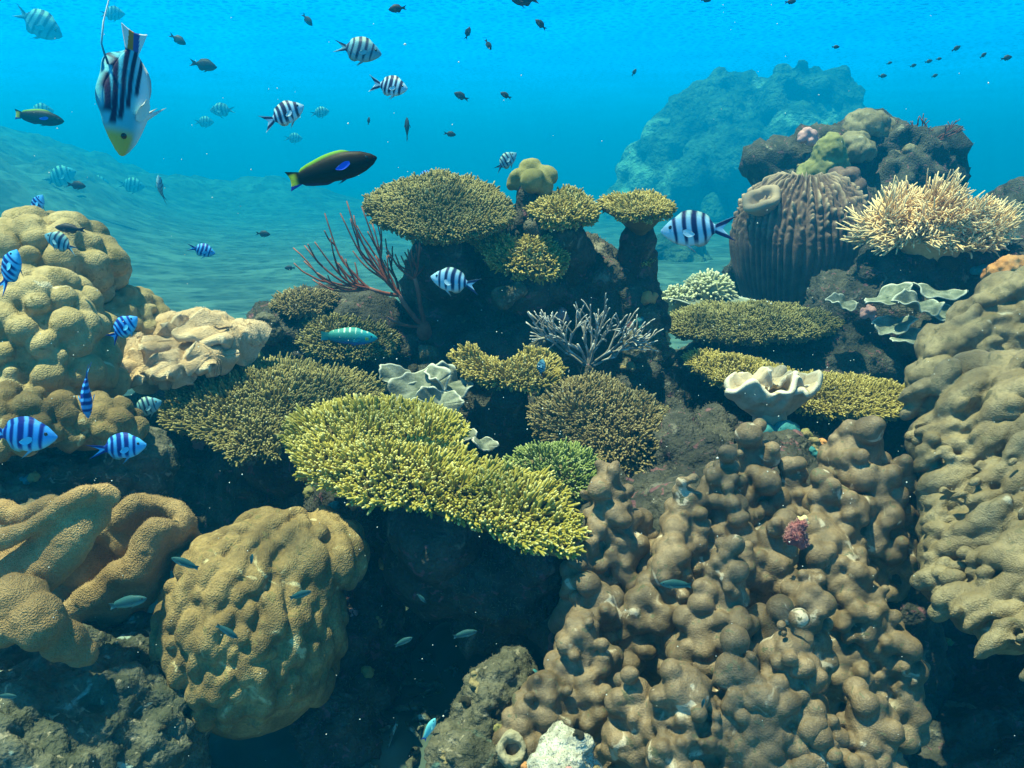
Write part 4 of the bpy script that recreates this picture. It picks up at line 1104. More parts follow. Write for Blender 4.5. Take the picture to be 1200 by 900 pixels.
# ------------------------------------------------------------ soft corals with tentacles
def tentacled(name, label, cx, cy, Y, rx, ry, rz, n, L, r, m, cat='soft coral', flow=(-.2, -.1, .35), foot=None, zmin=-.25, part='tentacle_crown', curl=.5, base=None, tuft=0.0):
    c = at(cx, cy, Y); rad = np.array([px(rx, Y), ry, px(rz, Y)])
    f = at(*foot) if foot is not None else c - [0, 0, rad[2] * 1.4]
    o = empty(name, tuple(f), label, cat)
    b = Bag()
    tufts = fib(190) + rng.normal(0, .07, (190, 3))
    for k, u in enumerate(fib(n)):
        if tuft: u = tufts[k % 190]
        if u[2] < zmin or u[1] > .6: continue
        tn = np.array([vnoise(u[None] * 6 + 31)[0], vnoise(u[None] * 6 + 57)[0], vnoise(u[None] * 6 + 83)[0]])
        u = u + rng.normal(0, .12 - .05 * tuft, 3); u /= np.linalg.norm(u)
        p = c + u * rad * .92
        if tuft:
            d = u * .75 + np.array(flow) + tn * .9 + rng.normal(0, .22, 3); d /= np.linalg.norm(d)
            l = px(L, Y) * rng.uniform(.55, 1.15) * (1 + .5 * tn[0])
            e = tn[::-1] * 2.2 + rng.normal(0, .45, 3)
            t = np.linspace(0, 1, 8)[:, None]
            pts = p + d * l * t + (e * .8 + np.array([0, 0, -.1])) * l * .6 * t ** 2 + rng.normal(0, .08, 3) * l * np.sin(t * 7)
            b.tube(pts, px(r, Y) * rng.uniform(.75, 1.2) * np.array([1.3, 1.2, 1.1, 1, .95, .9, .8, .6]), 5)
            continue
        q = p[None] * 14
        lf = np.array([vnoise(q)[0], vnoise(q + 31)[0] * .5, vnoise(q + 67)[0]])
        d = u * (1 - tuft * .45) + np.array(flow) + lf * tuft * 1.5 + rng.normal(0, .28 * (1 - tuft * .5), 3); d /= np.linalg.norm(d)
        e = rng.normal(0, .6, 3) + tuft * np.array([vnoise(q * 1.7 + 5)[0], 0, vnoise(q * 1.7 + 45)[0]]) * 2.5; l = px(L, Y) * rng.uniform(.6, 1.25)
        t = np.linspace(0, 1, 7)[:, None]
        pts = p + d * l * t + np.array([e[1], .2, e[0]]) * l * .16 * np.sin(t * 5) * tuft + (e * curl + np.array([0, 0, -.25])) * l * .4 * t ** 2
        rr = px(r, Y) * rng.uniform(.8, 1.2)
        b.tube(pts, rr * np.array([1.1, 1.05, 1, .95, .9, .85, .7]), 5)
    b.out(part, M[m], o, tuple(f))
    bl = [(*c, *(rad * (.93 - .2 * tuft)), np.eye(3))] + capsule(c - [0, 0, rad[2] * .3], f, rad[0] * .45, rad[0] * .5)
    solid('base', bl, px(3, Y), px(4, Y), M[base or m], None, None, parent=o, noise=[(px(3, Y), 12, 3)])
    return o
tentacled('finger_soft_coral', 'pale yellow soft coral with a mop of long fleshy fingers', 1095, 275, 2.9, 70, .15, 33, 9500, 17, 1.05, 'anem', foot=(1090, 318, 2.95), flow=(.0, -.15, .2), curl=1.3, tuft=1.0, zmin=-.3)
tentacled('puffy_soft_coral', 'pale green puffy soft coral in the gap before the barrel sponge', 830, 342, 3.3, 26, .08, 18, 420, 8, 1.6, 'puff', foot=(830, 366, 3.35), flow=(0, 0, .2))
tentacled('puffy_soft_coral', 'smaller pale puffy soft coral at the gap edge touching the flat table coral', 795, 350, 3.25, 16, .05, 11, 260, 7, 1.5, 'puff', foot=(795, 368, 3.3), flow=(0, 0, .2))

# ------------------------------------------------------------ barrel sponge
def barrel_sponge():
    Y = 3.6; base = at(932, 352, Y); top = at(932, 226, Y)
    o = empty('barrel_sponge', tuple(base), 'large round ribbed brown barrel sponge with a knobbly top', 'sponge')
    nth, nz = 420, 150
    H = top[2] - base[2]; Rm = px(66, Y)
    prof = lambda t: Rm * (0.80 + .26 * math.sin(min(t, .55) / .55 * 1.57)) if t < .5 else Rm * 1.055 * math.sqrt(max(0.0, 1 - ((t - .5) / .55) ** 2.1))
    V = []
    for i in range(nz):
        t = i / (nz - 1); r = prof(t)
        for j in range(nth):
            a = 2 * math.pi * j / nth
            V.append((math.cos(a) * r, math.sin(a) * r * .8, t * H * 1.12, a, t))
    V = np.array(V)
    a, t = V[:, 3], V[:, 4]
    wob = vnoise(np.stack([np.cos(a) * 2, np.sin(a) * 2, t * 2.5], 1)) * .5
    rib = np.abs(np.sin(a * 30 + wob * 6.0)) ** .7
    bead = .40 + .30 * np.abs(np.sin(t * 46 + 9 * vnoise(np.stack([np.cos(a) * 8, np.sin(a) * 8, t * 5], 1)))) + .5 * vnoise(np.stack([np.cos(a) * 13, np.sin(a) * 13, t * 22], 1))
    up = smooth(.35, .8, t)
    amp = .05 + .085 * rib * (1 - up) + up * .10 * rib * bead * 1.3
    Pn = V[:, :3].copy()
    Pn[:, 0] *= 1 + amp; Pn[:, 1] *= 1 + amp
    Pn[:, 2] += up * rib * bead * .03
    Pn = Pn + base
    i = np.arange(nth * nz).reshape(nz, nth); j = np.roll(i, -1, 1)
    F = np.stack([i[:-1], j[:-1], j[1:], i[1:]], -1).reshape(-1, 4)
    Pn = np.concatenate([Pn, [base + [0, 0, H * 1.12]]]); k = len(Pn) - 1
    T = np.stack([i[-1], j[-1], np.full(nth, k)], 1)
    tp = np.concatenate([np.clip(.3 + .7 * rib * bead * (.35 + .65 * up), 0, 1), [.6]])
    b = build('barrel_wall', Pn, [F, T], M['sponge'], o, tuple(base), {'tip': tp})
    cup = ruffle_cap(at(896, 246, Y - .10), px(16, Y), 3, px(2, Y), px(3.2, Y), rise=px(18, Y), tilt=(30, -28), ph=1, rmin=.2, pe=2.2)
    V2, F2 = melt(cup, px(1.3, Y), px(1.2, Y), 1)
    build('side_cup', V2, F2, M['sponge'], o, tuple(base), {'tip': np.full(len(V2), .9)})
barrel_sponge()
bl = knobs_on_ellipsoid(at(985, 250, 3.7), (px(26, 3.7), .08, px(50, 3.7)), 90, px(6, 3.7), jit=.5)
solid('knob_sponge', bl, px(2, 3.7), px(1.3, 3.7), M['sponge'], 'knobbly brown sponge lump leaning on the flank of the barrel sponge', 'sponge', noise=[(.006, 30, 3)])

# ------------------------------------------------------------ small growths
bl = ruffle_cap(at(972, 178, 4.0), px(20, 4), 3, px(3, 4), px(5, 4), rise=px(-30, 4), tilt=(20, 10), ph=1.2, asp=.8) + capsule(at(972, 175, 4.02), at(972, 200, 4.05), px(14, 4), px(20, 4))
solid('leather_coral', bl, px(1.6, 4), px(2, 4), M['yellowgreen'], 'yellow green drooping leather coral above the barrel sponge', 'soft coral', noise=[(.022, 9, 3), (.006, 40, 3)])
bl = [(*at(947 + dx, 158 + dy, 4.2), px(r, 4.2)) for dx, dy, r in ((-6, 2, 6), (5, 0, 6), (0, -4, 5), (3, 7, 6), (-9, 6, 4), (8, 6, 4))]
solid('pink_sponge', bl, px(1, 4.2), px(1, 4.2), M['pink'], 'pale pink sponge perched above the yellow green leather coral', 'sponge', noise=[(.008, 30, 3)])
for (x, y, YY, rx, rz, n_, k_, lab) in [(1014, 154, 4.3, 24, 20, 40, 8, 'pale knobbly boulder coral crowning the bank beyond the barrel sponge'), (1000, 176, 4.2, 20, 16, 30, 7, 'grey knobbly boulder coral lump half way down the bank'), (1052, 180, 4.25, 20, 12, 30, 7, 'small greenish knobbly boulder coral beside the bristly twig coral')]:
    bl = knobs_on_ellipsoid(at(x, y, YY), (px(rx, YY), .1, px(rz, YY)), n_, px(k_, YY), jit=.5)
    solid('boulder_coral', bl, px(1.8, YY), px(1.4, YY), M['ridge'], lab, 'coral', 'boulder corals on the bank', noise=[(.008, 25, 3)])
bl = [(*at(932 + dx, 628 + dy, 1.30), px(r, 1.3)) for dx, dy, r in ((0, 0, 10), (7, -12, 6), (6, 10, 7), (-7, 4, 7), (-2, -9, 6), (11, 3, 5))]
V, F = melt(bl, .003, .004, 1); V = rough(V, F, .004, 60, 3)
o = build('red_algae', V, F, M['red'], None, tuple(at(932, 640, 1.3))); tag(o, 'dark red tuft of algae nested between two lobed coral clumps', 'algae')
turf(o, V, F, 1500, (.004, .010), 'red')
bl = [(*at(938 + dx, 611 + dy, 1.36), px(r, 1.36)) for dx, dy, r in ((0, 0, 5), (5, -5, 4), (-5, -3, 4), (3, 4, 4), (8, 2, 3))]
solid('yellow_sponge', bl, .002, .002, M['yellow'], 'tiny bright yellow sponge just above the dark red algae', 'sponge', noise=[(.003, 70, 3)])
bl = path_blobs([at(1158, 322, 2.7), at(1180, 316, 2.65), at(1205, 310, 2.7), at(1225, 318, 2.7)], [px(6, 2.7), px(10, 2.7), px(12, 2.7), px(12, 2.7)]) + [(*at(1195, 328, 2.68), px(12, 2.7))]
solid('orange_sponge', bl, px(1.8, 2.7), px(2, 2.7), M['orange'], 'orange sponge with a bright crest at the edge above the ridged coral', 'sponge', noise=[(.012, 18, 3), (.004, 60, 2)])
solid('pink_sponge', capsule(at(582, 262, 2.5), at(586, 280, 2.5), px(5, 2.5), px(6, 2.5)), .003, .003, M['pink'], 'small pink sponge on the stack under the knob shaped coral', 'sponge', noise=[(.005, 30, 3)])
for (x, y, YY, r, lab) in [(632, 408, 2.28, 8, 'small pale knob of dead coral behind the curved pale yellow coral'), (500, 420, 2.35, 12, 'small grey knob of dead coral above the grey curled plate coral'), (318, 384, 2.4, 14, 'pale bluish lump of coral beside the small brown table coral'), (745, 405, 2.32, 12, 'pale yellow crust on the flank of the rock stack'), (592, 345, 2.32, 12, 'pale ledge of crusty coral beside the striped fish at the stack'), (655, 280, 2.4, 20, 'rounded grey coral lump under the golden table coral')]:
    bl = [(*(at(x, y, YY) + rng.normal(0, .5, 3) * px(r, YY) * [1, .5, 1]), px(r * rng.uniform(.5, .9), YY)) for _ in range(6)]
    solid('coral_lump', bl, px(1.6, YY), px(2, YY), M['rock_pale'], lab, 'coral', noise=[(px(3, YY), 25, 3), (px(1, YY), 80, 2)])
def tube_worm(x, y, Y, r, label):
    c = at(x, y, Y)
    d = np.array([.05, -.75, .6]); Mx = frame_to(d)
    bl = []
    for a in np.linspace(0, 6.28, 22, endpoint=False):
        u = Mx[:, 0] * math.cos(a) + Mx[:, 1] * math.sin(a)
        for z in np.linspace(-1.6, 0, 8):
            bl.append((*(c + u * px(r, Y) * (.9 + .1 * (z > -.2)) + Mx[:, 2] * px(r, Y) * z), px(r * .24, Y)))
    solid('tube_shell', bl, px(1.3, Y), px(1.4, Y), M['tubeworm'], label, 'tube worm', noise=[(.004, 40, 3), (.0015, 130, 2)])
tube_worm(600, 878, 1.1, 17, 'empty round tube shell at the foot of the pale algae covered rock')

# loose coral rubble, too many bits to count, on the shaded slopes
def rubble():
    b = Bag()
    for k in range(420):
        if k < 260: x, y, Y = rng.uniform(-40, 230), rng.uniform(760, 930), 0
        else: x, y, Y = rng.uniform(380, 620), rng.uniform(760, 930), 0
        d = ray(x, y); t = (CAM_H - .30) / -d[2]; p = CAM + d * t
        p[2] = gz(p[0], p[1]) + .01
        V, F = None, None
        L = rng.uniform(.01, .035); e = rng.normal(0, 1, 3); e[2] *= .4; e /= np.linalg.norm(e)
        b.tube(np.array([p - e * L, p - e * L * .3 + rng.normal(0, .004, 3), p + e * L * .4 + rng.normal(0, .004, 3), p + e * L]), np.array([.5, 1, .9, .5]) * rng.uniform(.003, .009), 6)
    o = b.out('coral_rubble', M['rubble_rock'], None, (0, 1.3, .25)); tag(o, kind='stuff')
rubble()

# small encrusting growths scattered over the rocks
def encrusters():
    protos = []
    for i, mk in enumerate(('rock_pale', 'yellowgreen', 'pink', 'hump', 'orange', 'teal')):
        bl = [(*(rng.normal(0, .55, 3) * [1, 1, .45]), rng.uniform(.3, .75)) for _ in range(9)]
        V, F = melt(bl, .14, .12, 1); V = rough(V, F, .12, 2.5, 3)
        o = build('encrusting_growth', V, F, M[mk], None, None); protos.append(o)
    names = ['pale grey knob of dead coral crusting the dark rock', 'yellow green coral knob crusting the dark rock', 'pink sponge crust spotting the dark rock', 'tan coral knob crusting the dark rock', 'orange sponge crust spotting the dark rock', 'teal sponge crust spotting the dark rock']
    rocks = [o for o in COL.objects if o.name.startswith('reef_rock')]
    pick = [0, 0, 3, 0, 1, 2, 0, 3, 5, 0, 4, 1, 0, 3, 2]
    first = [True] * 6; n = 0
    for rk in rocks:
        me = rk.data; m = len(me.vertices)
        co = np.zeros(m * 3); me.vertices.foreach_get('co', co); co = co.reshape(-1, 3) + np.array(rk.location)
        no = np.zeros(m * 3); me.vertex_normals.foreach_get('vector', no); no = no.reshape(-1, 3)
        ok = np.where((no[:, 1] < -.1) & (no[:, 2] > -.35))[0]
        for v in rng.choice(ok, 7):
            k = pick[n % len(pick)]; n += 1
            o = protos[k]
            if not first[k]:
                o = o.copy(); COL.objects.link(o)
            first[k] = False
            Yd = co[v][1]
            o.location = co[v]
            o.rotation_euler = frame_to_euler(no[v])
            o.scale = (px(rng.uniform(4, 9), Yd),) * 3
            tag(o, names[k], 'encrusting growth', 'small encrusting growths on the rocks: ' + names[k].split(' crust')[0])
def frame_to_euler(d): return Matrix(frame_to(d, rng.uniform(0, 6)).tolist()).to_euler()
encrusters()

# ------------------------------------------------------------ fish
def prof(xs, pts):
    p = np.array(pts, float); 
    x = p[:, 0]; y = p[:, 1]
    # smooth monotone-ish cubic through control points
    t = np.clip(np.interp(xs, x, np.arange(len(x))), 0, len(x) - 1.0001); i = t.astype(int); f = t - i
    ym = np.concatenate([[2 * y[0] - y[1]], y, [2 * y[-1] - y[-2]]])
    a, b_, c, d = ym[i], ym[i + 1], ym[i + 2], ym[np.minimum(i + 3, len(ym) - 1)]
    return .5 * (2 * b_ + (c - a) * f + (2 * a - 5 * b_ + 4 * c - d) * f ** 2 + (3 * b_ - a - 3 * c + d) * f ** 3)

def fish_mesh(name, top, bot, wid, dorsal, anal, xt, tail, colour, eye, pect, peye=.016, pcol=(.5, .6, .62), filament=None, n=28, nx=60, bend=0.0):
    """Fish of length 1, head to +X, back to +Z. Body, tail and fins of the midline are one mesh."""
    xs = np.concatenate([np.linspace(xt, .46, nx), [.475, .488, .497, .5]])
    zt, zb, w = prof(xs, top), prof(xs, bot), np.maximum(prof(xs, wid), .003)
    hd, ha = np.maximum(prof(xs, dorsal), 0), np.maximum(prof(xs, anal), 0)
    a = np.arange(n) * 2 * math.pi / n
    V = []
    for x, t, b, ww, d, an in zip(xs, zt, zb, w, hd, ha):
        mid, hh = (t + b) / 2, (t - b) / 2
        y = ww * np.sign(np.cos(a)) * np.abs(np.cos(a)) ** .85; z = mid + hh * np.sin(a)
        z[n // 4] += d; z[3 * n // 4] -= an
        for k in (1,):
            z[n // 4 - k] += 0; 
        V.append(np.stack([np.full(n, x), y, z], 1))
    V = np.concatenate(V); m = len(xs)
    F = []
    i = np.arange(m * n).reshape(m, n); j = np.roll(i, -1, 1)
    F.append(np.stack([i[:-1], i[1:], j[1:], j[:-1]], -1).reshape(-1, 4))
    T = []
    nose = len(V); V = np.concatenate([V, [[.504, 0, (zt[-1] + zb[-1]) / 2]]])
    T += [(i[-1][k], nose, j[-1][k]) for k in range(n)]
    # tail fin
    nu, nv = 12, 25
    u = np.linspace(0, 1, nu)[:, None]; v = np.linspace(-1, 1, nv)[None]
    z0 = (zt[0] + zb[0]) / 2; h0 = (zt[0] - zb[0]) / 2
    spread, fork, lobe = tail
    xe = -.5 + fork * (1 - np.abs(v) ** lobe)
    x = xt + .02 + u * (xe - xt - .02)
    z = z0 + v * (h0 * 1.02 + (spread - h0) * u ** .9)
    th = .012 * (1 - u) * (1 - .6 * np.abs(v)) + .0025 + 0 * v
    for s in (1, -1):
        o = len(V); V = np.concatenate([V, np.stack([x + 0 * v, s * th, z + 0 * u], -1).reshape(-1, 3)])
        g = np.arange(nu * nv).reshape(nu, nv) + o
        q = np.stack([g[:-1, :-1], g[1:, :-1], g[1:, 1:], g[:-1, 1:]], -1).reshape(-1, 4)
        F.append(q if s < 0 else q[:, ::-1])
        if s > 0: g1 = g
    for e in (lambda g: g[-1], lambda g: g[:, 0], lambda g: g[:, -1]):
        p_, q_ = e(g1), e(g); F.append(np.stack([p_[:-1], p_[1:], q_[1:], q_[:-1]], 1))
    # pelvic fins, part of the body
    for s in (1, -1):
        px_ = .14; zz = float(np.interp(px_, xs, zb)); yy = float(np.interp(px_, xs, w)) * .35
        o = len(V)
        V = np.concatenate([V, [[px_ + .04, s * yy, zz + .02], [px_ - .02, s * yy, zz + .012], [px_ - .12, s * (yy + .02), zz - pect[3]], [px_, s * yy * 1.3, zz + .03]]])
        T += [(o, o + 1, o + 2), (o, o + 2, o + 3), (o + 1, o + 3, o + 2)]
    if filament is not None:
        Vf, Qf, Tf, _ = tube(np.array(filament), np.linspace(.011, .003, len(filament)), 6)
        Vf[:, 1] *= .5
        o = len(V); V = np.concatenate([V, Vf]); F.append(Qf + o); T += [tuple(t_ + o) for t_ in Tf]
    col = np.array([colour(*p) for p in V])
    zt_i = lambda x: float(np.interp(x, xs, w))
    def bent(q):
        q = np.array(q, float); q[:, 1] += bend * (np.minimum(q[:, 0] - .1, 0)) ** 2 * 1.6; return q
    me = build(name, bent(V), [np.concatenate(F), np.array(T)], M['fish'], None, None, {'col': col})
    # eyes and side fins
    for s in (1, -1):
        ex, ez = eye
        ey = s * float(np.interp(ex, xs, w)) * math.sqrt(max(.1, 1 - ((ez - (np.interp(ex, xs, zt) + np.interp(ex, xs, zb)) / 2) / ((np.interp(ex, xs, zt) - np.interp(ex, xs, zb)) / 2)) ** 2)) * .97
        E = fib(120) * np.array([peye, peye * .5, peye]) + [ex, ey, ez]
        # sphere from rings
        rr = []
        for ph in np.linspace(-1.5, 1.5, 8):
            for th_ in np.linspace(0, 6.283, 12, endpoint=False):
                rr.append((ex + peye * math.cos(ph) * math.cos(th_), ey + peye * .55 * math.sin(ph), ez + peye * math.cos(ph) * math.sin(th_)))
        ii = np.arange(96).reshape(8, 12); jj = np.roll(ii, -1, 1)
        build('eye', rr, np.stack([ii[:-1], ii[1:], jj[1:], jj[:-1]], -1).reshape(-1, 4), M['eye'], me)
        fx, fz, fl, _, fw = pect
        fy = s * zt_i(fx) * .98
        g = []; nu, nv = 7, 9
        for sd_ in (1, -1):
            for a_ in np.linspace(0, 1, nu):
                for b_ in np.linspace(-1, 1, nv):
                    wv = fw * (math.sin(math.pi * (a_ * .72 + .12)) ** .8)
                    g.append((fx - a_ * fl * (1 - .25 * b_ * b_), fy + s * (.05 * a_ * fl / .2 + .004) + sd_ * .002, fz + b_ * wv - a_ * .03))
        g = np.array(g); k = np.arange(nu * nv).reshape(nu, nv)
        q = np.stack([k[:-1, :-1], k[1:, :-1], k[1:, 1:], k[:-1, 1:]], -1).reshape(-1, 4)
        build('pectoral_fin', g, np.concatenate([q, q[:, ::-1] + nu * nv]), M['fish'], me, None, {'col': np.tile(pcol, (len(g), 1))})
    me.hide_render = False
    return me

def sstep(a, b, x): 
    t = min(1, max(0, (x - a) / (b - a))); return t * t * (3 - 2 * t)
def mixc(a, b, t): return tuple(p + (q - p) * t for p, q in zip(a, b))

def bars(top, low, dark, k=1.0, yellow=.5, shift=0.0):
    def f_(x, y, z):
        pale = mixc(top, low, sstep(.05, -.15, z))
        pale = mixc(pale, (.40, .58, .36), sstep(.12, .24, z) * yellow)
        xx = x + .10 * (z - .02) ** 2 * 4 - .02 * math.sin(z * 9) + shift
        f = 0
        for c, hw in ((.325, .026), (.195, .030), (.06, .032), (-.075, .030), (-.185, .022)):
            hw = hw * k * (1 + .25 * math.sin(c * 31 + shift * 60) - .3 * sstep(.0, -.18, z))
            f = max(f, 1 - sstep(hw - .010, hw + .012, abs(xx - c)))
        f *= 1 - .75 * sstep(-.13, -.21, z)
        if x < -.22:
            f = max(0, 1 - sstep(.02, .035, abs(abs(z) - (.035 + (-.22 - x) * .40))))
        if x > .40: f = max(f, .55 * sstep(.40, .5, x) * sstep(-.02, .05, z))
        return mixc(pale, dark, f)
    return f_
PS = dict(top=[(-.24, .055), (-.15, .10), (0, .185), (.15, .215), (.28, .19), (.38, .13), (.46, .055), (.5, .012)],
          bot=[(-.24, -.05), (-.15, -.10), (0, -.19), (.15, -.215), (.28, -.185), (.38, -.13), (.46, -.07), (.5, -.022)],
          wid=[(-.24, .018), (-.1, .05), (.1, .085), (.25, .09), (.36, .075), (.45, .04), (.5, .012)],
          dorsal=[(-.24, .0), (-.2, .01), (-.12, .075), (-.02, .06), (.1, .05), (.22, .035), (.3, 0), (.5, 0)],
          anal=[(-.24, 0), (-.19, .01), (-.12, .08), (-.02, .05), (.05, 0), (.5, 0)])
def striped(top, low, dark, k=1.0, yellow=.5, shift=0.0, bend=0.0, tail=(.17, .17, 1.25)):
    return fish_mesh('striped_damselfish', **PS, xt=-.24, tail=tail, colour=bars(top, low, dark, k, yellow, shift), eye=(.385, .045), pect=(.22, -.02, .15, .10, .05), pcol=low, peye=.026, bend=bend)
S_BLUE = striped((.05, .34, .86), (.12, .55, .88), (.005, .02, .22), 1.15, .1, .0, .22)
S_BLU2 = striped((.06, .38, .84), (.10, .50, .86), (.005, .02, .20), 1.25, .1, .012, -.25, (.13, .19, 1.3))
S_PALE = striped((.30, .58, .80), (.50, .72, .84), (.01, .022, .10), 1.0, .5, .0, .12)
S_PAL2 = striped((.26, .54, .74), (.46, .70, .82), (.01, .02, .08), 1.3, .8, -.012, -.2, (.20, .15, 1.2))
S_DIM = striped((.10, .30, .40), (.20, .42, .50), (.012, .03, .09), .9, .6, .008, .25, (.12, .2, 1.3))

def chromis_col(x, y, z): return mixc((.018, .028, .042), (.05, .07, .09), sstep(.05, -.2, z))
PC = dict(top=[(-.26, .05), (-.15, .10), (0, .165), (.15, .19), (.28, .165), (.38, .115), (.46, .05), (.5, .012)],
          bot=[(-.26, -.045), (-.15, -.09), (0, -.165), (.15, -.19), (.28, -.165), (.38, -.12), (.46, -.06), (.5, -.02)],
          wid=PS['wid'], dorsal=[(-.24, 0), (-.18, .02), (-.1, .07), (0, .05), (.2, .035), (.3, 0), (.5, 0)], anal=PS['anal'])
chromis = fish_mesh('dark_damselfish', **PC, xt=-.26, tail=(.13, .12, 1.3), colour=chromis_col, eye=(.385, .04), pect=(.22, -.02, .15, .08, .045), pcol=(.03, .04, .06))

PW = dict(top=[(-.36, .062), (-.25, .09), (0, .135), (.2, .14), (.35, .105), (.45, .055), (.5, .012)],
          bot=[(-.36, -.055), (-.25, -.08), (0, -.125), (.2, -.135), (.35, -.105), (.45, -.06), (.5, -.015)],
          wid=[(-.36, .02), (-.2, .05), (.1, .075), (.3, .068), (.45, .035), (.5, .01)],
          dorsal=[(-.36, 0), (-.32, .03), (-.1, .04), (.15, .03), (.25, 0), (.5, 0)], anal=[(-.36, 0), (-.32, .025), (-.1, .03), (.0, 0), (.5, 0)])
def moon_col(x, y, z):
    c = mixc((.0015, .0025, .001), (.004, .002, .0015), sstep(.1, .4, x))
    edge = prof(np.array([x]), PW['top'])[0] if x > -.36 else .06
    c = mixc(c, (.10, .30, .02), sstep(edge - .001, edge + .012, z) * (1 if x < .3 else 0))
    be = prof(np.array([x]), PW['bot'])[0] if x > -.36 else -.06
    c = mixc(c, (.02, .03, .22), sstep(be + .004, be - .012, z))
    if x < -.36:
        c = mixc((.005, .008, .005), (.60, .60, .04), sstep(-.37, -.43, x) * (1 - sstep(.05, .075, abs(z))))
        if z < -.055: c = (.02, .03, .30)
    return c
wrasse = fish_mesh('moon_wrasse', **PW, xt=-.36, tail=(.105, .035, 2.0), colour=moon_col, eye=(.40, .03), pect=(.22, .02, .16, .03, .035), pcol=(.03, .10, .75), peye=.018)
def parrot_col(x, y, z):
    c = mixc((.03, .22, .20), (.02, .30, .34), sstep(0, .4, x))
    if z > .09 and math.sin(x * 62) > .75: c = (.45, .6, .5)
    if math.hypot(x - .33, z + .01) < .03: c = (.5, .5, .05)
    return mixc(c, (.03, .10, .34), sstep(-.03, -.12, z))
parrot = fish_mesh('parrotfish', **PW, xt=-.36, tail=(.085, .01, 2.0), colour=parrot_col, eye=(.40, .03), pect=(.22, -.01, .14, .03, .035), pcol=(.04, .28, .3), peye=.016)
def small_col(x, y, z): return mixc((.015, .07, .08), (.10, .22, .22), sstep(.02, -.08, z))
small = fish_mesh('small_wrasse', **PW, xt=-.36, tail=(.09, .04, 1.6), colour=small_col, eye=(.40, .03), pect=(.22, -.01, .14, .03, .03), pcol=(.05, .12, .12), peye=.022)
def cyan_col(x, y, z): return mixc((.16, .62, .66), (.35, .8, .8), sstep(0, -.1, z)) if x > -.36 else (.04, .1, .5)
cyanf = fish_mesh('cyan_damselfish', **{**PW, 'dorsal': [(-.36, 0), (.5, 0)], 'anal': [(-.36, 0), (.5, 0)]}, xt=-.36, tail=(.08, .09, 1.4), colour=cyan_col, eye=(.40, .02), pect=(.22, -.01, .12, .02, .03), pcol=(.2, .6, .6), peye=.02)

def banner_col(x, y, z):
    c = mixc((.07, .44, .58), (.66, .78, .82), sstep(.02, -.12, z))
    f = 0
    for z0, k, xa in ((.215, -.02, .24), (.155, .06, .32), (.09, .12, .28), (.03, .17, .18), (-.04, .22, .06)):
        s = z - (z0 + k * (x + .1) - .25 * (x + .05) ** 2)
        f = max(f, (1 - sstep(.014, .026, abs(s))) * sstep(xa, xa - .06, x))
    c = mixc(c, (.012, .012, .06), f)
    if x > .28: c = mixc(c, (.46, .42, .10), sstep(.28, .38, x) * sstep(-.06, .0, z))
    if x < -.32: c = (.75, .8, .8) if abs(z) > .05 else ((.5, .2, .03) if z > 0 else (.05, .08, .3))
    return c
PB = dict(top=[(-.32, .05), (-.26, .10), (-.15, .17), (0, .225), (.15, .225), (.28, .18), (.38, .12), (.46, .06), (.5, .02)],
          bot=[(-.32, -.05), (-.26, -.09), (-.15, -.15), (0, -.19), (.15, -.19), (.28, -.15), (.38, -.11), (.46, -.06), (.5, -.02)],
          wid=[(-.32, .018), (-.15, .05), (.1, .095), (.28, .095), (.4, .065), (.47, .035), (.5, .012)],
          dorsal=[(-.32, 0), (-.28, .03), (-.22, .10), (-.05, .05), (.12, .05), (.3, 0), (.5, 0)], anal=[(-.32, 0), (-.27, .02), (-.2, .05), (-.08, .04), (.05, 0), (.5, 0)])
banner = fish_mesh('bannerfish', **PB, xt=-.32, tail=(.12, .03, 1.6), colour=banner_col, eye=(.36, .05), pect=(.22, -.04, .18, .14, .05), pcol=(.6, .7, .7), peye=.026, n=96, nx=120,
                   filament=[(-.15, 0, .20), (-.28, 0, .27), (-.45, 0, .27), (-.65, 0, .24), (-.9, 0, .20)])

used = set()
def put(proto, x, y, Y, length, ang, face, label, cat='fish', group=None, yaw=0, roll=0):
    """length in photo pixels; ang = tilt of the nose upwards in degrees; face +1 right, -1 left; yaw turns it towards the viewer."""
    o = proto
    if proto.name in used:
        o = proto.copy(); COL.objects.link(o)
        for c in list(proto.children):
            d = c.copy(); COL.objects.link(d); d.parent = o
    used.add(proto.name)
    s = px(length, Y) / (max(.35, abs(math.cos(R(yaw)))) if abs(ang) < 50 else 1)
    Rz = Matrix.Rotation(math.pi if face < 0 else 0, 4, 'Z') @ Matrix.Rotation(R(-yaw if face > 0 else yaw), 4, 'Z')
    Ry = Matrix.Rotation(R(-ang), 4, 'Y')
    o.matrix_world = Matrix.Translation(at(x, y, Y)) @ Rz @ Ry @ Matrix.Rotation(R(roll), 4, 'X') @ Matrix.Diagonal((s, s, s, 1))
    tag(o, label, cat, group)
    return o

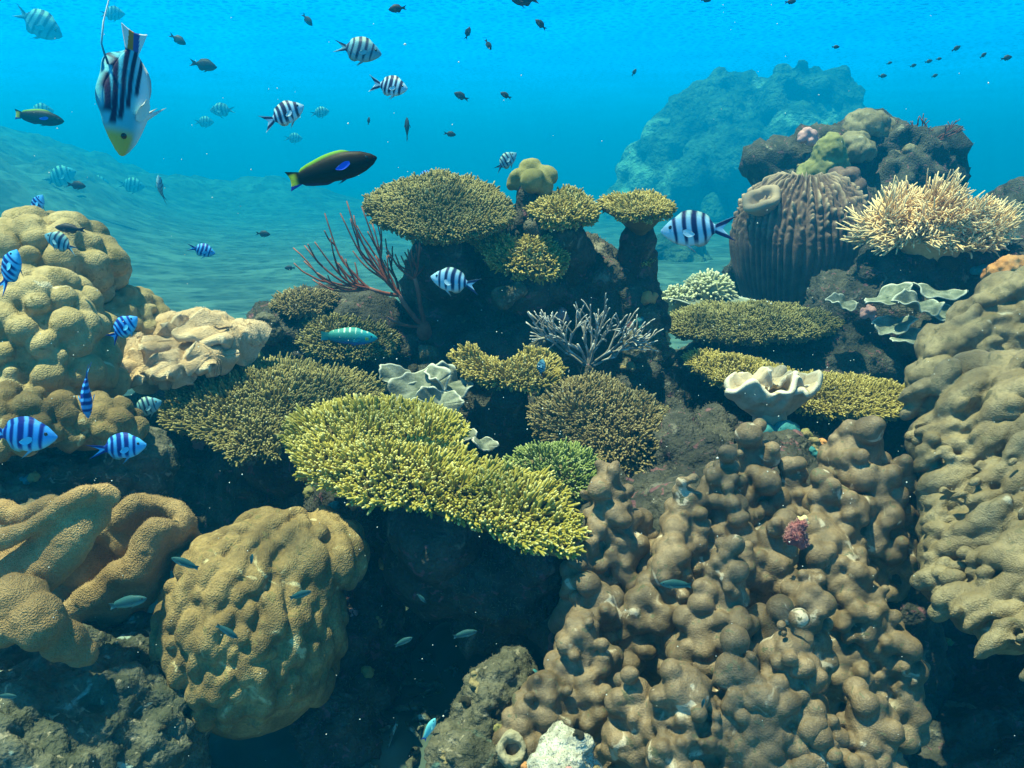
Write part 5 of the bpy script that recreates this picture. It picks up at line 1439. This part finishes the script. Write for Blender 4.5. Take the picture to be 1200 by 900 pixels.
SG = 'striped damselfish swimming over the reef'
for a in [
    (S_BLUE, 22, 510, 1.25, 92, -2, 1, 'largest blue striped fish, cut off at the edge beside the crusty rock', 0),
    (S_BLU2, 139, 524, 1.36, 68, 6, 1, 'bright blue striped fish swimming in front of the brown crusty rock', 0),
    (S_BLUE, 143, 386, 1.55, 48, 38, 1, 'striped fish rising in front of the tan folded leather coral', 0),
    (S_BLUE, 100, 458, 1.45, 66, -84, 1, 'narrow blue fish hanging nearly upright before the humped coral', 72),
    (S_DIM, 169, 478, 1.75, 46, 22, 1, 'dim striped fish in the shadow left of the olive table coral', 0),
    (S_DIM, 73, 285, 1.65, 42, 28, -1, 'striped fish in front of the topmost pale humped coral', 0),
    (S_BLU2, 12, 318, 1.4, 58, 60, 1, 'tilted striped fish at the edge in front of the humped corals', 20),
    (S_BLU2, 43, 243, 2.1, 34, 55, 1, 'steeply tilted striped fish just above the topmost pale humped coral', 15),
    (S_BLU2, 236, 293, 2.6, 32, -14, 1, 'small pale blue striped fish alone above the tan folded leather coral', 0),
    (S_PAL2, 332, 135, 2.0, 50, 24, 1, 'striped fish with bold black bars rising above the dark wrasse', 0),
    (S_DIM, 418, 58, 2.2, 54, -10, 1, 'highest striped fish, in open water above the bold barred one', 0),
    (S_PAL2, 456, 101, 2.1, 42, -8, 1, 'boldly black and white striped fish in the middle of the open water', 20),
    (S_DIM, 592, 190, 2.3, 31, 38, 1, 'striped fish climbing just above the knob shaped coral', 15),
    (S_BLUE, 497, 207, 2.9, 24, 18, 1, 'striped fish half hidden behind the highest olive table coral', 0),
    (S_PALE, 534, 330, 1.95, 58, 12, -1, 'bold black and white striped fish before the dark stack, facing the red sea whip', 0),
    (S_PALE, 818, 269, 1.7, 84, -2, -1, 'large striped fish gliding past the gap between the stack and the barrel sponge', 0)]:
    put(*a[:7], a[7], 'striped fish', SG, a[8])
FG = 'faint striped fish far off in the hazy water'
fl = 'faint hazy striped fish far off in open water'
for a in [(262, 129, 18, 30, 0, -1), (374, 132, 16, 23, 10, 1), (238, 143, 20, 24, 0, 1), (343, 162, 20, 22, 0, 1), (152, 217, 20, 34, -5, 1), (112, 214, 22, 30, 0, 1), (68, 208, 17, 44, 20, 1), (42, 26, 15, 60, -28, 1), (130, 16, 18, 30, 0, 1), (45, 131, 18, 34, 5, 1)]:
    put(S_DIM, *a, fl, 'striped fish', FG)
put(S_DIM, 188, 222, 3.2, 34, 65, 1, 'grey fish hanging upright in open water below the bannerfish', 'striped fish', SG, 76)
put(S_DIM, 634, 432, 1.9, 24, 80, 1, 'tiny green striped fish upright before the curved pale yellow coral', 'striped fish', None, 30)

DG = 'dark damselfish in open water'
for a in [(466, 10, 3.2, 20, -6, -1, 'small dark oval fish above the highest striped fish, near the top edge', 0), (572, 52, 4, 13, -60, 1, 'tiny dark fish nose down in the upper middle of the open water', 0),
          (634, 29, 3.6, 16, 42, -1, 'small dark fish diving to the left under the large dark fish at the top', 0), (548, 39, 4.5, 14, 70, 1, 'tiny striped looking dark fish upright beside the nose down dark fish', 0),
          (593, 112, 3.8, 14, 28, -1, 'small dark fish in open water above the striped fish near the knob coral', 0), (541, 113, 4.2, 18, 26, -1, 'small dark fish beside the boldly striped one, nose down to the left', 0),
          (432, 142, 5, 9, 80, 1, 'speck of a dark fish right above the head of the dark wrasse', 30), (477, 152, 4, 26, 86, 1, 'thin dark fish hanging upright between wrasse and stack', 70),
          (527, 157, 4.4, 14, -8, 1, 'little flat dark fish in open water above the highest table coral', 0), (616, 0, 2.8, 30, 0, -1, 'large dark fish cut off by the top edge', 0),
          (308, 274, 4.5, 17, -4, 1, 'small dark fish before the hazy slope above the red sea whip', 0), (340, 314, 4.5, 13, 0, -1, 'tiny dark fish low over the hazy slope beside the red sea whip', 0),
          (238, 76, 6, 30, -10, 1, 'hazy oval dark fish in open water beside the bannerfish', 0), (208, 46, 7, 20, -30, 1, 'hazy dark fish near the bannerfish tail', 0), (89, 217, 5, 22, -6, 1, 'hazy slim dark fish over the distant slope', 0), (360, 23, 7, 16, -50, 1, 'hazy dark fish nose down near the top edge', 0),
          (926, 2, 4, 13, 8, 1, 'dark fish touching the top edge above the far coral mound', 0), (827, 0, 4, 12, 0, 1, 'dark fish fin just showing at the top edge', 0), (979, 55, 5, 9, 0, 1, 'single tiny dark fish right above the crest of the far coral mound', 0), (743, 85, 7, 9, 60, 1, 'faint dark speck of a fish above the left shoulder of the far mound', 0)]:
    put(chromis, *a[:6], a[6], 'dark fish', DG, a[7])
for a in [(1120, 57, 5.5, 11, 30, 1), (1152, 65, 5.5, 9, 40, 1), (1179, 68, 5, 13, 12, 1), (1088, 72, 7, 9, 15, 1), (1100, 69, 7, 7, 10, 1), (1070, 77, 7, 8, 20, 1), (1034, 89, 7, 10, 5, 1), (1095, 89, 7, 8, 25, 1), (1042, 74, 8, 7, 20, 1)]:
    put(chromis, *a, 'tiny dark fish of a loose school in the blue water right of the far mound', 'dark fish', 'school of tiny dark fish by the far coral mound')
put(chromis, 83, 268, 1.75, 36, 6, -1, 'small dark brown fish resting over the topmost humped coral', 'dark fish').scale.z *= .7
put(wrasse, 389, 199, 1.55, 104, 15, 1, 'dark wrasse with yellow tail and blue side fin in open water', 'wrasse')
put(wrasse, 46, 138, 4.5, 54, -8, 1, 'hazy long dark wrasse swimming toward the bannerfish', 'wrasse')
put(parrot, 409, 395, 1.95, 66, -2, 1, 'green parrotfish swimming in front of the shaded bushy coral', 'parrotfish')
put(banner, 150, 108, 1.0, 138, -76, -1, 'large striped bannerfish with a long trailing fin pointing nose down', 'bannerfish', None, 62, 0)
for a in [(792, 685, 1.1, 40, 4, -1, 'dark green fish tucked against the lobed coral'), (217, 660, 1.06, 36, 24, -1, 'teal fish in front of the upper edge of the brain coral'), (295, 655, 1.1, 14, 80, 1, 'tiny blue fish upright on the brain coral'),
          (352, 697, 1.15, 30, 20, 1, 'small teal fish at the dark side of the brain coral'), (266, 740, 1.08, 32, -36, 1, 'small grey teal fish diving across the brain coral face'), (545, 743, 1.3, 32, 16, 1, 'slim grey fish under the overhang of the yellow table coral'),
          (473, 752, 1.3, 26, 28, 1, 'dim slim fish in the black hollow beside the grey one'), (494, 701, 1.35, 16, -50, 1, 'tiny curved fish under the middle of the overhang'), (150, 706, 1.0, 50, 14, 1, 'dim greenish fish beneath the winding leather coral'),
          (543, 448, 1.9, 14, -60, 1, 'tiny blue fish beside the grey curled plate coral'), (824, 824, .95, 14, 80, 1, 'tiny black blue fish upright before the lobed coral mound'), (8, 816, .95, 26, 0, 1, 'dark slim fish at the edge over the rubbly rock')]:
    put(small, *a[:6], a[6], 'small fish', 'small fish hiding among the corals')
put(cyanf, 503, 855, 1.15, 38, 64, 1, 'bright cyan fish nose up near the pale algae covered rock', 'small fish', 'small fish hiding among the corals')

# ------------------------------------------------------------ drifting specks
def plankton():
    O = np.array([(1, 0, 0), (-1, 0, 0), (0, 1, 0), (0, -1, 0), (0, 0, 1), (0, 0, -1)], float)
    Fo = np.array([(0, 2, 4), (2, 1, 4), (1, 3, 4), (3, 0, 4), (2, 0, 5), (1, 2, 5), (3, 1, 5), (0, 3, 5)])
    b = Bag()
    for k in range(1500):
        Y = .5 + 2.2 * rng.random() ** .8
        x, y = rng.uniform(-150, 1350), rng.uniform(-50, 1000)
        if y < 330 and rng.random() < .8: continue
        r = px(.55 + .5 * rng.random() + (1.6 * rng.random() if rng.random() < .03 else 0), Y) * (.8 if y < 350 else 1)
        b.add(at(x, y, Y) + O * r * rng.uniform(.6, 1.2, 3), None, Fo)
    o = b.out('plankton', M['speck']); tag(o, kind='stuff')
plankton()
bpy.context.view_layer.update()
